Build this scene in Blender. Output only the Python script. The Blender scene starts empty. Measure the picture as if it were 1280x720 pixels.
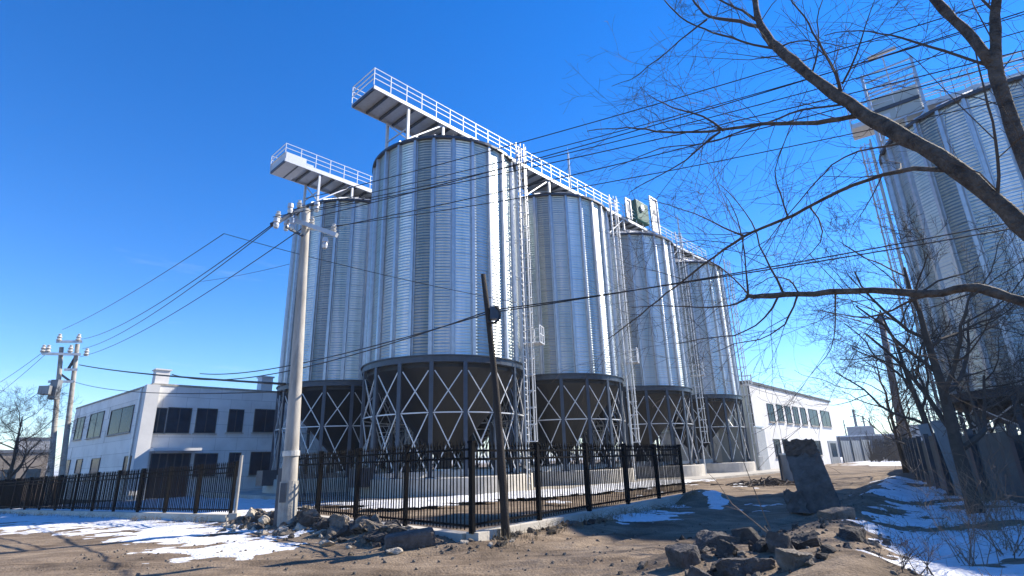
import bpy, math, random
import numpy as np
from math import sin, cos, pi, radians, hypot, atan2, sqrt
from mathutils import Vector, Matrix

random.seed(7)
RNG = np.random.default_rng(7)
scene = bpy.context.scene
COL = scene.collection

# ------------------------------------------------------------------ camera model
F, PITCH, ROLL, EYE = 681.7, radians(17.63), radians(1.71), 1.6
_fw = np.array([0, cos(PITCH), sin(PITCH)])
_up0 = np.array([0, -sin(PITCH), cos(PITCH)])
_rt0 = np.array([1.0, 0, 0])
_RT = cos(ROLL) * _rt0 - sin(ROLL) * _up0
_UP = sin(ROLL) * _rt0 + cos(ROLL) * _up0


def ray(x, y):
    d = _fw * F + _RT * (x - 640) - _UP * (y - 360)
    return d / np.linalg.norm(d)


def at_d(x, y, d):
    """point seen at pixel (x, y) at horizontal distance d"""
    r = ray(x, y)
    return r * d / hypot(r[0], r[1]) + np.array([0, 0, EYE])


def at_z(x, y, z=0.0):
    r = ray(x, y)
    return r * (z - EYE) / r[2] + np.array([0, 0, EYE])


def on_plane(x, y, P0, az):
    """pixel onto a vertical plane through P0 running along azimuth az: returns (distance along, z)"""
    r = ray(x, y)
    n = np.array([cos(az), -sin(az)])
    t = (np.array(P0[:2]) @ n) / (r[:2] @ n)
    p = r * t + np.array([0, 0, EYE])
    return float((p[:2] - np.array(P0[:2])) @ np.array([sin(az), cos(az)])), float(p[2])


# ------------------------------------------------------------------ noise
def _hash(ix, iy, s):
    n = (ix.astype(np.int64) * 374761393 + iy.astype(np.int64) * 668265263 + s * 1442695041) & 0x7FFFFFFF
    n = ((n ^ (n >> 13)) * 1274126177) & 0x7FFFFFFF
    n = n ^ (n >> 16)
    return (n & 0xFFFF) / 65535.0


def vnoise(x, y, s=0):
    ix, iy = np.floor(x), np.floor(y)
    fx, fy = x - ix, y - iy
    fx = fx * fx * (3 - 2 * fx)
    fy = fy * fy * (3 - 2 * fy)
    a, b = _hash(ix, iy, s), _hash(ix + 1, iy, s)
    c, d = _hash(ix, iy + 1, s), _hash(ix + 1, iy + 1, s)
    return (a + (b - a) * fx) * (1 - fy) + (c + (d - c) * fx) * fy


def fbm(x, y, s=0, o=4):
    v, a, t = 0, 1.0, 0
    for k in range(o):
        v = v + a * vnoise(x * 2 ** k + 13.7 * k, y * 2 ** k - 7.1 * k, s + k)
        t += a
        a *= 0.5
    return v / t


def seg_dist(x, y, p, q):
    px, py = x - p[0], y - p[1]
    dx, dy = q[0] - p[0], q[1] - p[1]
    L2 = dx * dx + dy * dy
    t = np.clip((px * dx + py * dy) / L2, 0, 1)
    return np.hypot(px - t * dx, py - t * dy)


def smooth(a, b, x):
    t = np.clip((x - a) / (b - a), 0, 1)
    return t * t * (3 - 2 * t)


FENCE_CORNER = (-0.94, 11.85)
BANK = [(3.6, 7.0), (5.0, 9.6), (7.3, 13.1), (13.6, 22.0), (21.5, 32.6), (30.0, 44.0)]


def gh(x, y):
    x = np.asarray(x, float)
    y = np.asarray(y, float)
    z = -0.02 * np.clip(-x - 9.5, 0, 40)
    near = 1 - smooth(40, 90, np.hypot(x, y))
    z = z + near * (0.09 * (fbm(x * 0.35, y * 0.35, 3) - 0.5) + 0.05 * (fbm(x * 1.7, y * 1.7, 5) - 0.5)
                    + 0.022 * (fbm(x * 6, y * 6, 9, 3) - 0.5))
    # dirt bank beside the track
    bd = 1e9
    for p, q in zip(BANK[:-1], BANK[1:]):
        bd = np.minimum(bd, seg_dist(x, y, p, q))
    lump = 0.55 + 0.9 * fbm(x * 0.9, y * 0.9, 21)
    z = z + 0.30 * np.exp(-(bd / 0.8) ** 2) * lump
    # verge right of the bank
    side = smooth(0, 3, (x - 7.3) * 0.82 - (y - 13.1) * 0.57)
    z = z + side * (0.12 + 0.14 * (fbm(x * 0.8, y * 0.8, 33) - 0.5)) * (1 - smooth(45, 70, y))
    # wheel ruts on the track
    td = 1e9
    tk = [(-16, 10.2), (-4, 9.6), (1.5, 10.8), (6.5, 15.5), (12.5, 24), (24, 40)]
    for p, q in zip(tk[:-1], tk[1:]):
        td = np.minimum(td, seg_dist(x, y, p, q))
    rut = np.exp(-((td - .85) / .17) ** 2) + .7 * np.exp(-((td - 1.75) / .15) ** 2)
    z = z - near * (0.05 * rut * (0.3 + fbm(x * .6, y * .6, 51)) - 0.025 * np.exp(-((td - .5) / .15) ** 2) - .025 * np.exp(-((td - 1.25) / .16) ** 2))
    # mound at the kerb end and rubble mounds
    z = z + 0.42 * np.exp(-((x - 6.7) ** 2 + (y - 21.3) ** 2) / 1.3)
    z = z + 0.22 * np.exp(-((x - 3.3) ** 2 + (y - 9.2) ** 2) / 1.1) * lump
    z = z + 0.10 * np.exp(-((x - 5.3) ** 2 + (y - 10.9) ** 2) / 0.9) * lump
    z = z + 0.22 * np.exp(-(seg_dist(x, y, (-1.9, 12.3), (-8.2, 18.6)) / 0.75) ** 2) * lump
    z = z + 0.10 * np.exp(-(seg_dist(x, y, (-1.0, 11.4), (3.2, 16.6)) / 0.5) ** 2) * lump
    return z


def gz(x, y):
    return float(gh(np.array([x]), np.array([y]))[0])


# ------------------------------------------------------------------ object helpers
def tag(o, label=None, cat=None, group=None, kind=None):
    if label:
        o['label'] = label
    if cat:
        o['category'] = cat
    if group:
        o['group'] = group
    if kind:
        o['kind'] = kind
    return o


def empty(name, loc, label, cat, rz=0, group=None):
    o = bpy.data.objects.new(name, None)
    COL.objects.link(o)
    o.location = loc
    o.rotation_euler = (0, 0, rz)
    o.empty_display_size = 0.2
    return tag(o, label, cat, group)


class MB:
    def __init__(s):
        s.v, s.f = [], []

    def add(s, vs, fs):
        b = len(s.v)
        s.v += [tuple(map(float, p)) for p in vs]
        s.f += [tuple(b + i for i in f) for f in fs]
        return s

    def box(s, c, size, rz=0, M=None):
        hx, hy, hz = [q / 2 for q in size]
        pts = [(-hx, -hy, -hz), (hx, -hy, -hz), (hx, hy, -hz), (-hx, hy, -hz), (-hx, -hy, hz), (hx, -hy, hz), (hx, hy, hz), (-hx, hy, hz)]
        if M is not None:
            pts = [tuple(M @ Vector(p)) for p in pts]
        ca, sa = cos(rz), sin(rz)
        pts = [(c[0] + p[0] * ca - p[1] * sa, c[1] + p[0] * sa + p[1] * ca, c[2] + p[2]) for p in pts]
        return s.add(pts, [(0, 3, 2, 1), (4, 5, 6, 7), (0, 1, 5, 4), (1, 2, 6, 5), (2, 3, 7, 6), (3, 0, 4, 7)])

    def beam(s, p, q, w, h=None, up=(0, 0, 1)):
        h = h or w
        p, q = np.array(p, float), np.array(q, float)
        d = q - p
        d /= np.linalg.norm(d)
        u = np.array(up, float)
        if abs(d @ u) > 0.95:
            u = np.array([1.0, 0, 0])
        r = np.cross(d, u)
        r /= np.linalg.norm(r)
        u = np.cross(r, d)
        pts = []
        for b in (p, q):
            for a, c in ((-1, -1), (1, -1), (1, 1), (-1, 1)):
                pts.append(b + r * a * w / 2 + u * c * h / 2)
        return s.add(pts, [(3, 2, 1, 0), (4, 5, 6, 7), (0, 1, 5, 4), (1, 2, 6, 5), (2, 3, 7, 6), (3, 0, 4, 7)])

    def tube(s, pts, rad, n=6, cap=True):
        pts = [np.array(p, float) for p in pts]
        m = len(pts)
        if not hasattr(rad, '__len__'):
            rad = [rad] * m
        vs, fs = [], []
        prev = None
        for i, p in enumerate(pts):
            d = pts[min(i + 1, m - 1)] - pts[max(i - 1, 0)]
            L = np.linalg.norm(d)
            d = d / L if L > 1e-9 else np.array([0, 0, 1.0])
            if prev is None:
                a = np.array([0, 0, 1.0]) if abs(d[2]) < 0.9 else np.array([1.0, 0, 0])
                r = np.cross(d, a)
            else:
                r = prev - d * (prev @ d)
            r /= max(np.linalg.norm(r), 1e-9)
            prev = r
            u = np.cross(d, r)
            for k in range(n):
                t = 2 * pi * k / n
                vs.append(p + (r * cos(t) + u * sin(t)) * rad[i])
        for i in range(m - 1):
            for k in range(n):
                k2 = (k + 1) % n
                fs.append((i * n + k, i * n + k2, (i + 1) * n + k2, (i + 1) * n + k))
        if cap:
            fs.append(tuple(range(n - 1, -1, -1)))
            fs.append(tuple((m - 1) * n + k for k in range(n)))
        return s.add(vs, fs)

    def lathe(s, prof, n=32, c=(0, 0), a0=0, closed=False, ang=2 * pi):
        full = abs(ang - 2 * pi) < 1e-6
        m = len(prof)
        cnt = n if full else n + 1
        vs = [(c[0] + r * cos(a0 + ang * k / n), c[1] + r * sin(a0 + ang * k / n), z) for k in range(cnt) for r, z in prof]
        fs = []
        for k in range(n):
            k2 = (k + 1) % cnt
            for i in range(m if closed else m - 1):
                i2 = (i + 1) % m
                fs.append((k * m + i, k2 * m + i, k2 * m + i2, k * m + i2))
        return s.add(vs, fs)

    def prism(s, poly, z0, z1):
        n = len(poly)
        vs = [(x, y, z0) for x, y in poly] + [(x, y, z1) for x, y in poly]
        fs = [tuple(range(n - 1, -1, -1)), tuple(range(n, 2 * n))] + [(i, (i + 1) % n, n + (i + 1) % n, n + i) for i in range(n)]
        return s.add(vs, fs)

    def build(s, name, mat, parent=None, smooth=False, bevel=0):
        me = bpy.data.meshes.new(name)
        me.from_pydata(s.v, [], s.f)
        me.update()
        o = bpy.data.objects.new(name, me)
        COL.objects.link(o)
        if mat:
            me.materials.append(mat)
        if smooth:
            me.polygons.foreach_set('use_smooth', [True] * len(me.polygons))
        if parent:
            o.parent = parent
        if bevel:
            b = o.modifiers.new('bevel', 'BEVEL')
            b.width = bevel
            b.segments = 2
            b.limit_method = 'ANGLE'
        return o


def copy_tree(o, parent=None):
    c = o.copy()
    COL.objects.link(c)
    c.parent = parent
    for ch in list(o.children):
        copy_tree(ch, c)
    return c


# ------------------------------------------------------------------ materials
def mat(name, col, rough=0.6, metal=0.0, noise=0.0, nscale=3.0, bump=0.0, bscale=20.0, col2=None, spec=0.5, streak=0.0):
    m = bpy.data.materials.new(name)
    m.use_nodes = True
    nt = m.node_tree
    b = nt.nodes['Principled BSDF']
    b.inputs['Roughness'].default_value = rough
    b.inputs['Metallic'].default_value = metal
    b.inputs['Specular IOR Level'].default_value = spec
    b.inputs['Base Color'].default_value = (*col, 1)
    tc = nt.nodes.new('ShaderNodeTexCoord')
    if noise or col2:
        n = nt.nodes.new('ShaderNodeTexNoise')
        n.inputs['Scale'].default_value = nscale
        n.inputs['Detail'].default_value = 8
        n.inputs['Roughness'].default_value = 0.65
        if streak:
            mp = nt.nodes.new('ShaderNodeMapping')
            mp.inputs['Scale'].default_value = (1, 1, streak)
            nt.links.new(tc.outputs['Object'], mp.inputs['Vector'])
            nt.links.new(mp.outputs['Vector'], n.inputs['Vector'])
        else:
            nt.links.new(tc.outputs['Object'], n.inputs['Vector'])
        r = nt.nodes.new('ShaderNodeValToRGB')
        c2 = col2 or tuple(c * (1 - noise) for c in col)
        r.color_ramp.elements[0].position = 0.35
        r.color_ramp.elements[1].position = 0.65
        r.color_ramp.elements[0].color = (*c2, 1)
        r.color_ramp.elements[1].color = (*col, 1)
        nt.links.new(n.outputs['Fac'], r.inputs['Fac'])
        nt.links.new(r.outputs['Color'], b.inputs['Base Color'])
    if bump:
        n2 = nt.nodes.new('ShaderNodeTexNoise')
        n2.inputs['Scale'].default_value = bscale
        n2.inputs['Detail'].default_value = 6
        nt.links.new(tc.outputs['Object'], n2.inputs['Vector'])
        bp = nt.nodes.new('ShaderNodeBump')
        bp.inputs['Strength'].default_value = bump
        bp.inputs['Distance'].default_value = 0.05
        nt.links.new(n2.outputs['Fac'], bp.inputs['Height'])
        nt.links.new(bp.outputs['Normal'], b.inputs['Normal'])
    return m


M = {}
M['concrete'] = mat('concrete', (0.42, 0.40, 0.36), 0.85, noise=0.35, nscale=2.5, bump=0.3, bscale=30)
M['concrete_pale'] = mat('concrete_pale', (0.56, 0.52, 0.45), 0.85, noise=0.25, nscale=1.5, bump=0.25, bscale=25)
M['pole_concrete'] = mat('pole_concrete', (0.50, 0.47, 0.42), 0.85, noise=0.5, nscale=3.2, bump=0.2, bscale=40, streak=0.2)
M['dark_steel'] = mat('dark_steel', (0.055, 0.07, 0.095), 0.4, 0.3, noise=0.35, nscale=3)
M['blue_steel'] = mat('blue_steel', (0.055, 0.075, 0.11), 0.42, 0.35, noise=0.3, nscale=2)
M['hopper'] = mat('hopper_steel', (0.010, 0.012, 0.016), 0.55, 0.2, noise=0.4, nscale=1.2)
M['white_steel'] = mat('galvanised_bright', (0.62, 0.63, 0.64), 0.45, 0.35, noise=0.12, nscale=6)
M['galv_plain'] = mat('galvanised_plain', (0.55, 0.57, 0.6), 0.42, 0.75, noise=0.2, nscale=3)
M['black_steel'] = mat('black_steel', (0.0065, 0.007, 0.009), 0.65, 0.0, noise=0.3, nscale=8, spec=0.05)
M['cable'] = mat('cable_rubber', (0.012, 0.012, 0.014), 0.6)
M['ceramic'] = mat('ceramic', (0.6, 0.58, 0.54), 0.3, noise=0.3, nscale=9)
M['old_wood'] = mat('old_wood', (0.045, 0.036, 0.03), 0.9, noise=0.5, nscale=12, bump=0.5, bscale=40, streak=0.1)
M['glass'] = mat('window_glass', (0.018, 0.042, 0.075), 0.12, 0.0, noise=0.5, nscale=0.9, spec=0.28)
for _n in M['glass'].node_tree.nodes:
    if _n.type == 'BSDF_PRINCIPLED':
        _n.inputs['IOR'].default_value = 1.14
M['frame_dark'] = mat('frame_dark', (0.06, 0.065, 0.075), 0.5)
M['frame_white'] = mat('frame_white', (0.7, 0.7, 0.68), 0.5)
M['roof_dark'] = mat('roof_dark', (0.05, 0.052, 0.06), 0.6, noise=0.3)
M['white_wall'] = mat('white_wall', (0.72, 0.715, 0.70), 0.8, noise=0.16, nscale=0.6, bump=0.1)
M['grey_panel'] = mat('grey_panel', (0.42, 0.46, 0.45), 0.55, noise=0.1, nscale=0.8)
M['green_paint'] = mat('green_paint', (0.008, 0.12, 0.10), 0.6, noise=0.25, nscale=3, spec=0.2)
M['rock'] = mat('rubble_rock', (0.19, 0.16, 0.13), 0.9, noise=0.6, nscale=4, bump=0.6, bscale=14)
M['rock_pale'] = mat('rubble_pale', (0.48, 0.42, 0.34), 0.9, noise=0.4, nscale=4, bump=0.6, bscale=14)
M['rock_dark'] = mat('rubble_dark', (0.065, 0.056, 0.05), 0.9, noise=0.6, nscale=5, bump=0.6, bscale=16)
M['slab'] = mat('broken_slab', (0.12, 0.108, 0.10), 0.9, noise=0.5, nscale=5, bump=0.9, bscale=22, col2=(0.05, 0.043, 0.04))
M['pillar'] = mat('old_pillar', (0.13, 0.125, 0.125), 0.9, noise=0.55, nscale=3, bump=0.6, bscale=12, col2=(0.06, 0.055, 0.055))
M['brick_top'] = mat('brick_top', (0.13, 0.09, 0.07), 0.9, noise=0.5, nscale=6, bump=0.6, bscale=14)
M['bark'] = mat('bark', (0.17, 0.135, 0.105), 0.9, noise=0.6, nscale=11, bump=1.0, bscale=38, col2=(0.045, 0.035, 0.028))
M['bark_far'] = mat('bark_far', (0.075, 0.06, 0.048), 0.9, noise=0.4, nscale=8)
M['twig'] = mat('twig', (0.085, 0.064, 0.05), 0.9)
M['twig_grey'] = mat('twig_grey', (0.12, 0.10, 0.085), 0.9, noise=0.4, nscale=8)
M['twig_pale'] = mat('twig_pale', (0.16, 0.115, 0.08), 0.85)
M['zinc_sheet'] = mat('zinc_sheet', (0.30, 0.32, 0.34), 0.55, 0.4, noise=0.4, nscale=1.5, streak=0.3)
M['teal_sheet'] = mat('teal_sheet', (0.085, 0.12, 0.135), 0.5, 0.3, noise=0.35, nscale=1.5)
M['pale_sheet'] = mat('pale_sheet', (0.2, 0.22, 0.24), 0.5, 0.2, noise=0.25, nscale=1.4)
M['far_wall'] = mat('far_wall', (0.42, 0.43, 0.45), 0.85, noise=0.15, nscale=0.1)
M['far_brown'] = mat('far_brown', (0.28, 0.24, 0.2), 0.9, noise=0.3, nscale=0.2)
M['far_dark'] = mat('far_dark', (0.13, 0.15, 0.19), 0.8, noise=0.2, nscale=0.2)
M['dry_grass'] = mat('dry_grass', (0.24, 0.18, 0.10), 0.9, noise=0.4, nscale=20)


def shell_mat():
    m = bpy.data.materials.new('corrugated_steel')
    m.use_nodes = True
    nt = m.node_tree
    L = nt.links.new
    b = nt.nodes['Principled BSDF']
    b.inputs['Metallic'].default_value = 0.68
    tc = nt.nodes.new('ShaderNodeTexCoord')
    sp = nt.nodes.new('ShaderNodeSeparateXYZ')
    L(tc.outputs['Object'], sp.inputs[0])
    # corrugation waves
    mu = nt.nodes.new('ShaderNodeMath'); mu.operation = 'MULTIPLY'; mu.inputs[1].default_value = 2 * pi / 0.17
    L(sp.outputs['Z'], mu.inputs[0])
    sn = nt.nodes.new('ShaderNodeMath'); sn.operation = 'SINE'
    L(mu.outputs[0], sn.inputs[0])
    # broad sheet dents
    n1 = nt.nodes.new('ShaderNodeTexNoise'); n1.inputs['Scale'].default_value = 0.55; n1.inputs['Detail'].default_value = 4
    L(tc.outputs['Object'], n1.inputs['Vector'])
    mm = nt.nodes.new('ShaderNodeMath'); mm.operation = 'MULTIPLY_ADD'; mm.inputs[1].default_value = 9.0
    L(n1.outputs['Fac'], mm.inputs[0]); L(sn.outputs[0], mm.inputs[2])
    bp = nt.nodes.new('ShaderNodeBump'); bp.inputs['Strength'].default_value = 0.75; bp.inputs['Distance'].default_value = 0.015
    L(mm.outputs[0], bp.inputs['Height']); L(bp.outputs['Normal'], b.inputs['Normal'])
    # weathering + sheet tiers: each tier a little different
    mp = nt.nodes.new('ShaderNodeMapping'); mp.inputs['Scale'].default_value = (1.6, 1.6, 0.12)
    L(tc.outputs['Object'], mp.inputs['Vector'])
    n2 = nt.nodes.new('ShaderNodeTexNoise'); n2.inputs['Scale'].default_value = 1.0; n2.inputs['Detail'].default_value = 7
    n2.noise_dimensions = '4D'
    oi = nt.nodes.new('ShaderNodeObjectInfo')
    ow = nt.nodes.new('ShaderNodeMath'); ow.operation = 'MULTIPLY'; ow.inputs[1].default_value = 60
    L(oi.outputs['Random'], ow.inputs[0]); L(ow.outputs[0], n2.inputs['W'])
    L(mp.outputs['Vector'], n2.inputs['Vector'])
    fl = nt.nodes.new('ShaderNodeMath'); fl.operation = 'MULTIPLY'; fl.inputs[1].default_value = 1 / 0.84
    L(sp.outputs['Z'], fl.inputs[0])
    fr = nt.nodes.new('ShaderNodeMath'); fr.operation = 'FRACT'
    L(fl.outputs[0], fr.inputs[0])
    seam = nt.nodes.new('ShaderNodeMath'); seam.operation = 'LESS_THAN'; seam.inputs[1].default_value = 0.045
    L(fr.outputs[0], seam.inputs[0])
    rp = nt.nodes.new('ShaderNodeValToRGB')
    rp.color_ramp.elements[0].position = 0.36; rp.color_ramp.elements[0].color = (0.50, 0.595, 0.58, 1)
    rp.color_ramp.elements[1].position = 0.7; rp.color_ramp.elements[1].color = (0.88, 0.87, 0.84, 1)
    L(n2.outputs['Fac'], rp.inputs['Fac'])
    mx = nt.nodes.new('ShaderNodeMixRGB'); mx.blend_type = 'MULTIPLY'; mx.inputs['Color2'].default_value = (0.62, 0.64, 0.67, 1)
    L(seam.outputs[0], mx.inputs['Fac']); L(rp.outputs['Color'], mx.inputs['Color1'])
    ge = nt.nodes.new('ShaderNodeNewGeometry')
    vr = nt.nodes.new('ShaderNodeMapRange'); vr.inputs['To Min'].default_value = 0.45; vr.inputs['To Max'].default_value = 1.18
    L(ge.outputs['Random Per Island'], vr.inputs['Value'])
    m9 = nt.nodes.new('ShaderNodeMixRGB'); m9.blend_type = 'MULTIPLY'; m9.inputs['Fac'].default_value = 1
    L(mx.outputs['Color'], m9.inputs['Color1']); L(vr.outputs['Result'], m9.inputs['Color2'])
    L(m9.outputs['Color'], b.inputs['Base Color'])
    rr = nt.nodes.new('ShaderNodeMapRange'); rr.inputs['To Min'].default_value = 0.28; rr.inputs['To Max'].default_value = 0.48
    L(n2.outputs['Fac'], rr.inputs['Value']); L(rr.outputs['Result'], b.inputs['Roughness'])
    return m


M['shell'] = shell_mat()


def panel_wall_mat(name, col, bw, bh):
    m = bpy.data.materials.new(name)
    m.use_nodes = True
    nt = m.node_tree
    L = nt.links.new
    b = nt.nodes['Principled BSDF']
    b.inputs['Roughness'].default_value = 0.6
    tc = nt.nodes.new('ShaderNodeTexCoord')
    sp = nt.nodes.new('ShaderNodeSeparateXYZ')
    L(tc.outputs['Object'], sp.inputs[0])
    ad = nt.nodes.new('ShaderNodeMath'); ad.operation = 'ADD'
    L(sp.outputs['X'], ad.inputs[0]); L(sp.outputs['Y'], ad.inputs[1])
    cb = nt.nodes.new('ShaderNodeCombineXYZ')
    L(ad.outputs[0], cb.inputs['X']); L(sp.outputs['Z'], cb.inputs['Y'])
    br = nt.nodes.new('ShaderNodeTexBrick')
    br.offset = 0.5
    br.inputs['Scale'].default_value = 1.0
    br.inputs['Brick Width'].default_value = bw
    br.inputs['Row Height'].default_value = bh
    br.inputs['Mortar Size'].default_value = 0.016
    br.inputs['Color1'].default_value = (*col, 1)
    br.inputs['Color2'].default_value = (*[c * 0.9 for c in col], 1)
    br.inputs['Mortar'].default_value = (*[c * 0.55 for c in col], 1)
    L(cb.outputs[0], br.inputs['Vector'])
    n = nt.nodes.new('ShaderNodeTexNoise'); n.inputs['Scale'].default_value = 0.7; n.inputs['Detail'].default_value = 7
    L(tc.outputs['Object'], n.inputs['Vector'])
    rp = nt.nodes.new('ShaderNodeValToRGB')
    rp.color_ramp.elements[0].position = 0.3; rp.color_ramp.elements[0].color = (0.8, 0.8, 0.8, 1)
    rp.color_ramp.elements[1].position = 0.6
    L(n.outputs['Fac'], rp.inputs['Fac'])
    mx = nt.nodes.new('ShaderNodeMixRGB'); mx.blend_type = 'MULTIPLY'; mx.inputs['Fac'].default_value = 1
    L(br.outputs['Color'], mx.inputs['Color1']); L(rp.outputs['Color'], mx.inputs['Color2'])
    L(mx.outputs['Color'], b.inputs['Base Color'])
    return m


M['panel_wall'] = panel_wall_mat('panel_wall', (0.82, 0.82, 0.81), 2.4, 1.05)


def ground_mat():
    m = bpy.data.materials.new('dirt_ground')
    m.use_nodes = True
    nt = m.node_tree
    L = nt.links.new
    b = nt.nodes['Principled BSDF']
    b.inputs['Roughness'].default_value = 0.95
    b.inputs['Specular IOR Level'].default_value = 0.2
    tc = nt.nodes.new('ShaderNodeTexCoord')

    def noise(sc, det=8, ro=0.6, src='Object'):
        n = nt.nodes.new('ShaderNodeTexNoise')
        n.inputs['Scale'].default_value = sc
        n.inputs['Detail'].default_value = det
        n.inputs['Roughness'].default_value = ro
        L(tc.outputs[src], n.inputs['Vector'])
        return n
    n1 = noise(0.5)
    r1 = nt.nodes.new('ShaderNodeValToRGB')
    e = r1.color_ramp.elements
    e[0].position = 0.32; e[0].color = (0.105, 0.08, 0.058, 1)
    e[1].position = 0.66; e[1].color = (0.33, 0.262, 0.19, 1)
    k = r1.color_ramp.elements.new(0.5); k.color = (0.245, 0.19, 0.138, 1)
    L(n1.outputs['Fac'], r1.inputs['Fac'])
    # streaks along the track
    mp = nt.nodes.new('ShaderNodeMapping'); mp.inputs['Rotation'].default_value = (0, 0, radians(12)); mp.inputs['Scale'].default_value = (0.5, 2.6, 1)
    L(tc.outputs['Object'], mp.inputs['Vector'])
    n2 = nt.nodes.new('ShaderNodeTexNoise'); n2.inputs['Scale'].default_value = 1.4; n2.inputs['Detail'].default_value = 8; n2.inputs['Roughness'].default_value = 0.7
    L(mp.outputs['Vector'], n2.inputs['Vector'])
    r2 = nt.nodes.new('ShaderNodeValToRGB')
    r2.color_ramp.elements[0].position = 0.36; r2.color_ramp.elements[0].color = (0.55, 0.52, 0.5, 1)
    r2.color_ramp.elements[1].position = 0.58; r2.color_ramp.elements[1].color = (1, 1, 1, 1)
    L(n2.outputs['Fac'], r2.inputs['Fac'])
    mx = nt.nodes.new('ShaderNodeMixRGB'); mx.blend_type = 'MULTIPLY'; mx.inputs['Fac'].default_value = 0.9
    L(r1.outputs['Color'], mx.inputs['Color1']); L(r2.outputs['Color'], mx.inputs['Color2'])
    n3 = noise(38, 4, 0.7)
    r3 = nt.nodes.new('ShaderNodeValToRGB')
    r3.color_ramp.elements[0].position = 0.34; r3.color_ramp.elements[0].color = (0.5, 0.48, 0.46, 1)
    r3.color_ramp.elements[1].position = 0.6; r3.color_ramp.elements[1].color = (1.08, 1.06, 1.03, 1)
    L(n3.outputs['Fac'], r3.inputs['Fac'])
    m2 = nt.nodes.new('ShaderNodeMixRGB'); m2.blend_type = 'MULTIPLY'; m2.inputs['Fac'].default_value = 0.85
    L(mx.outputs['Color'], m2.inputs['Color1']); L(r3.outputs['Color'], m2.inputs['Color2'])
    L(m2.outputs['Color'], b.inputs['Base Color'])
    vo = nt.nodes.new('ShaderNodeTexVoronoi'); vo.inputs['Scale'].default_value = 22
    L(tc.outputs['Object'], vo.inputs['Vector'])
    n4 = noise(9, 8, 0.7)
    ad = nt.nodes.new('ShaderNodeMath'); ad.operation = 'MULTIPLY_ADD'; ad.inputs[1].default_value = -0.35
    L(vo.outputs['Distance'], ad.inputs[0]); L(n4.outputs['Fac'], ad.inputs[2])
    bp = nt.nodes.new('ShaderNodeBump'); bp.inputs['Strength'].default_value = 0.75; bp.inputs['Distance'].default_value = 0.04
    L(ad.outputs[0], bp.inputs['Height']); L(bp.outputs['Normal'], b.inputs['Normal'])
    return m


M['ground'] = ground_mat()
M['snow'] = mat('snow', (0.72, 0.73, 0.75), 0.8, noise=0.16, nscale=2.2, bump=0.9, bscale=14, spec=0.3)


def dirty_snow():
    nt = M['snow'].node_tree
    b = nt.nodes['Principled BSDF']
    src = b.inputs['Base Color'].links[0].from_socket
    tc = [n for n in nt.nodes if n.type == 'TEX_COORD'][0]
    n = nt.nodes.new('ShaderNodeTexNoise'); n.inputs['Scale'].default_value = 5.5; n.inputs['Detail'].default_value = 9; n.inputs['Roughness'].default_value = 0.75
    nt.links.new(tc.outputs['Object'], n.inputs['Vector'])
    r = nt.nodes.new('ShaderNodeMapRange'); r.inputs['From Min'].default_value = 0.56; r.inputs['From Max'].default_value = 0.70; r.inputs['To Max'].default_value = 0.75
    nt.links.new(n.outputs['Fac'], r.inputs['Value'])
    mx = nt.nodes.new('ShaderNodeMixRGB'); mx.inputs['Color2'].default_value = (0.20, 0.15, 0.105, 1)
    nt.links.new(r.outputs['Result'], mx.inputs['Fac'])
    nt.links.new(src, mx.inputs['Color1'])
    nt.links.new(mx.outputs['Color'], b.inputs['Base Color'])


dirty_snow()
M['yard'] = mat('yard_concrete', (0.46, 0.43, 0.38), 0.9, noise=0.4, nscale=0.8, bump=0.3, bscale=15)

# ------------------------------------------------------------------ terrain
def grid_mesh(xs, ys, zf, name, mt, keep=None):
    X, Y = np.meshgrid(xs, ys)
    Z = zf(X, Y)
    nx, ny = len(xs), len(ys)
    V = np.stack([X.ravel(), Y.ravel(), Z.ravel()], 1)
    i = np.arange(nx * ny).reshape(ny, nx)
    Fq = np.stack([i[:-1, :-1], i[:-1, 1:], i[1:, 1:], i[1:, :-1]], -1).reshape(-1, 4)
    if keep is not None:
        K = keep(X, Y).ravel()
        Fq = Fq[K[Fq].any(1)]
        used = np.unique(Fq)
        mp = np.full(nx * ny, -1)
        mp[used] = np.arange(len(used))
        V, Fq = V[used], mp[Fq]
    me = bpy.data.meshes.new(name)
    me.from_pydata(V.tolist(), [], Fq.tolist())
    me.polygons.foreach_set('use_smooth', [True] * len(me.polygons))
    me.materials.append(mt)
    o = bpy.data.objects.new(name, me)
    COL.objects.link(o)
    return o


def axis(lo, hi, step, far):
    a = list(np.arange(lo, hi, step))
    s = step
    x = a[-1]
    while x < far:
        s *= 1.25
        x += s
        a.append(x)
    s, x, b = step, a[0], []
    while x > -far:
        s *= 1.25
        x -= s
        b.append(x)
    return np.array(b[::-1] + a)


ground = grid_mesh(axis(-13, 15, 0.11, 6000), axis(6.5, 26, 0.11, 6000), lambda x, y: gh(x, y), 'ground', M['ground'])
tag(ground, kind='structure')


def poly_sd(x, y, poly):
    """>0 inside the polygon, distance to its edge"""
    d = np.full(x.shape, 1e9)
    ins = np.zeros(x.shape, bool)
    n = len(poly)
    for i in range(n):
        p, q = poly[i], poly[(i + 1) % n]
        d = np.minimum(d, seg_dist(x, y, p, q))
        c = ((p[1] > y) != (q[1] > y)) & (x < (q[0] - p[0]) * (y - p[1]) / (q[1] - p[1] + 1e-12) + p[0])
        ins ^= c
    return np.where(ins, d, -d)


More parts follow.
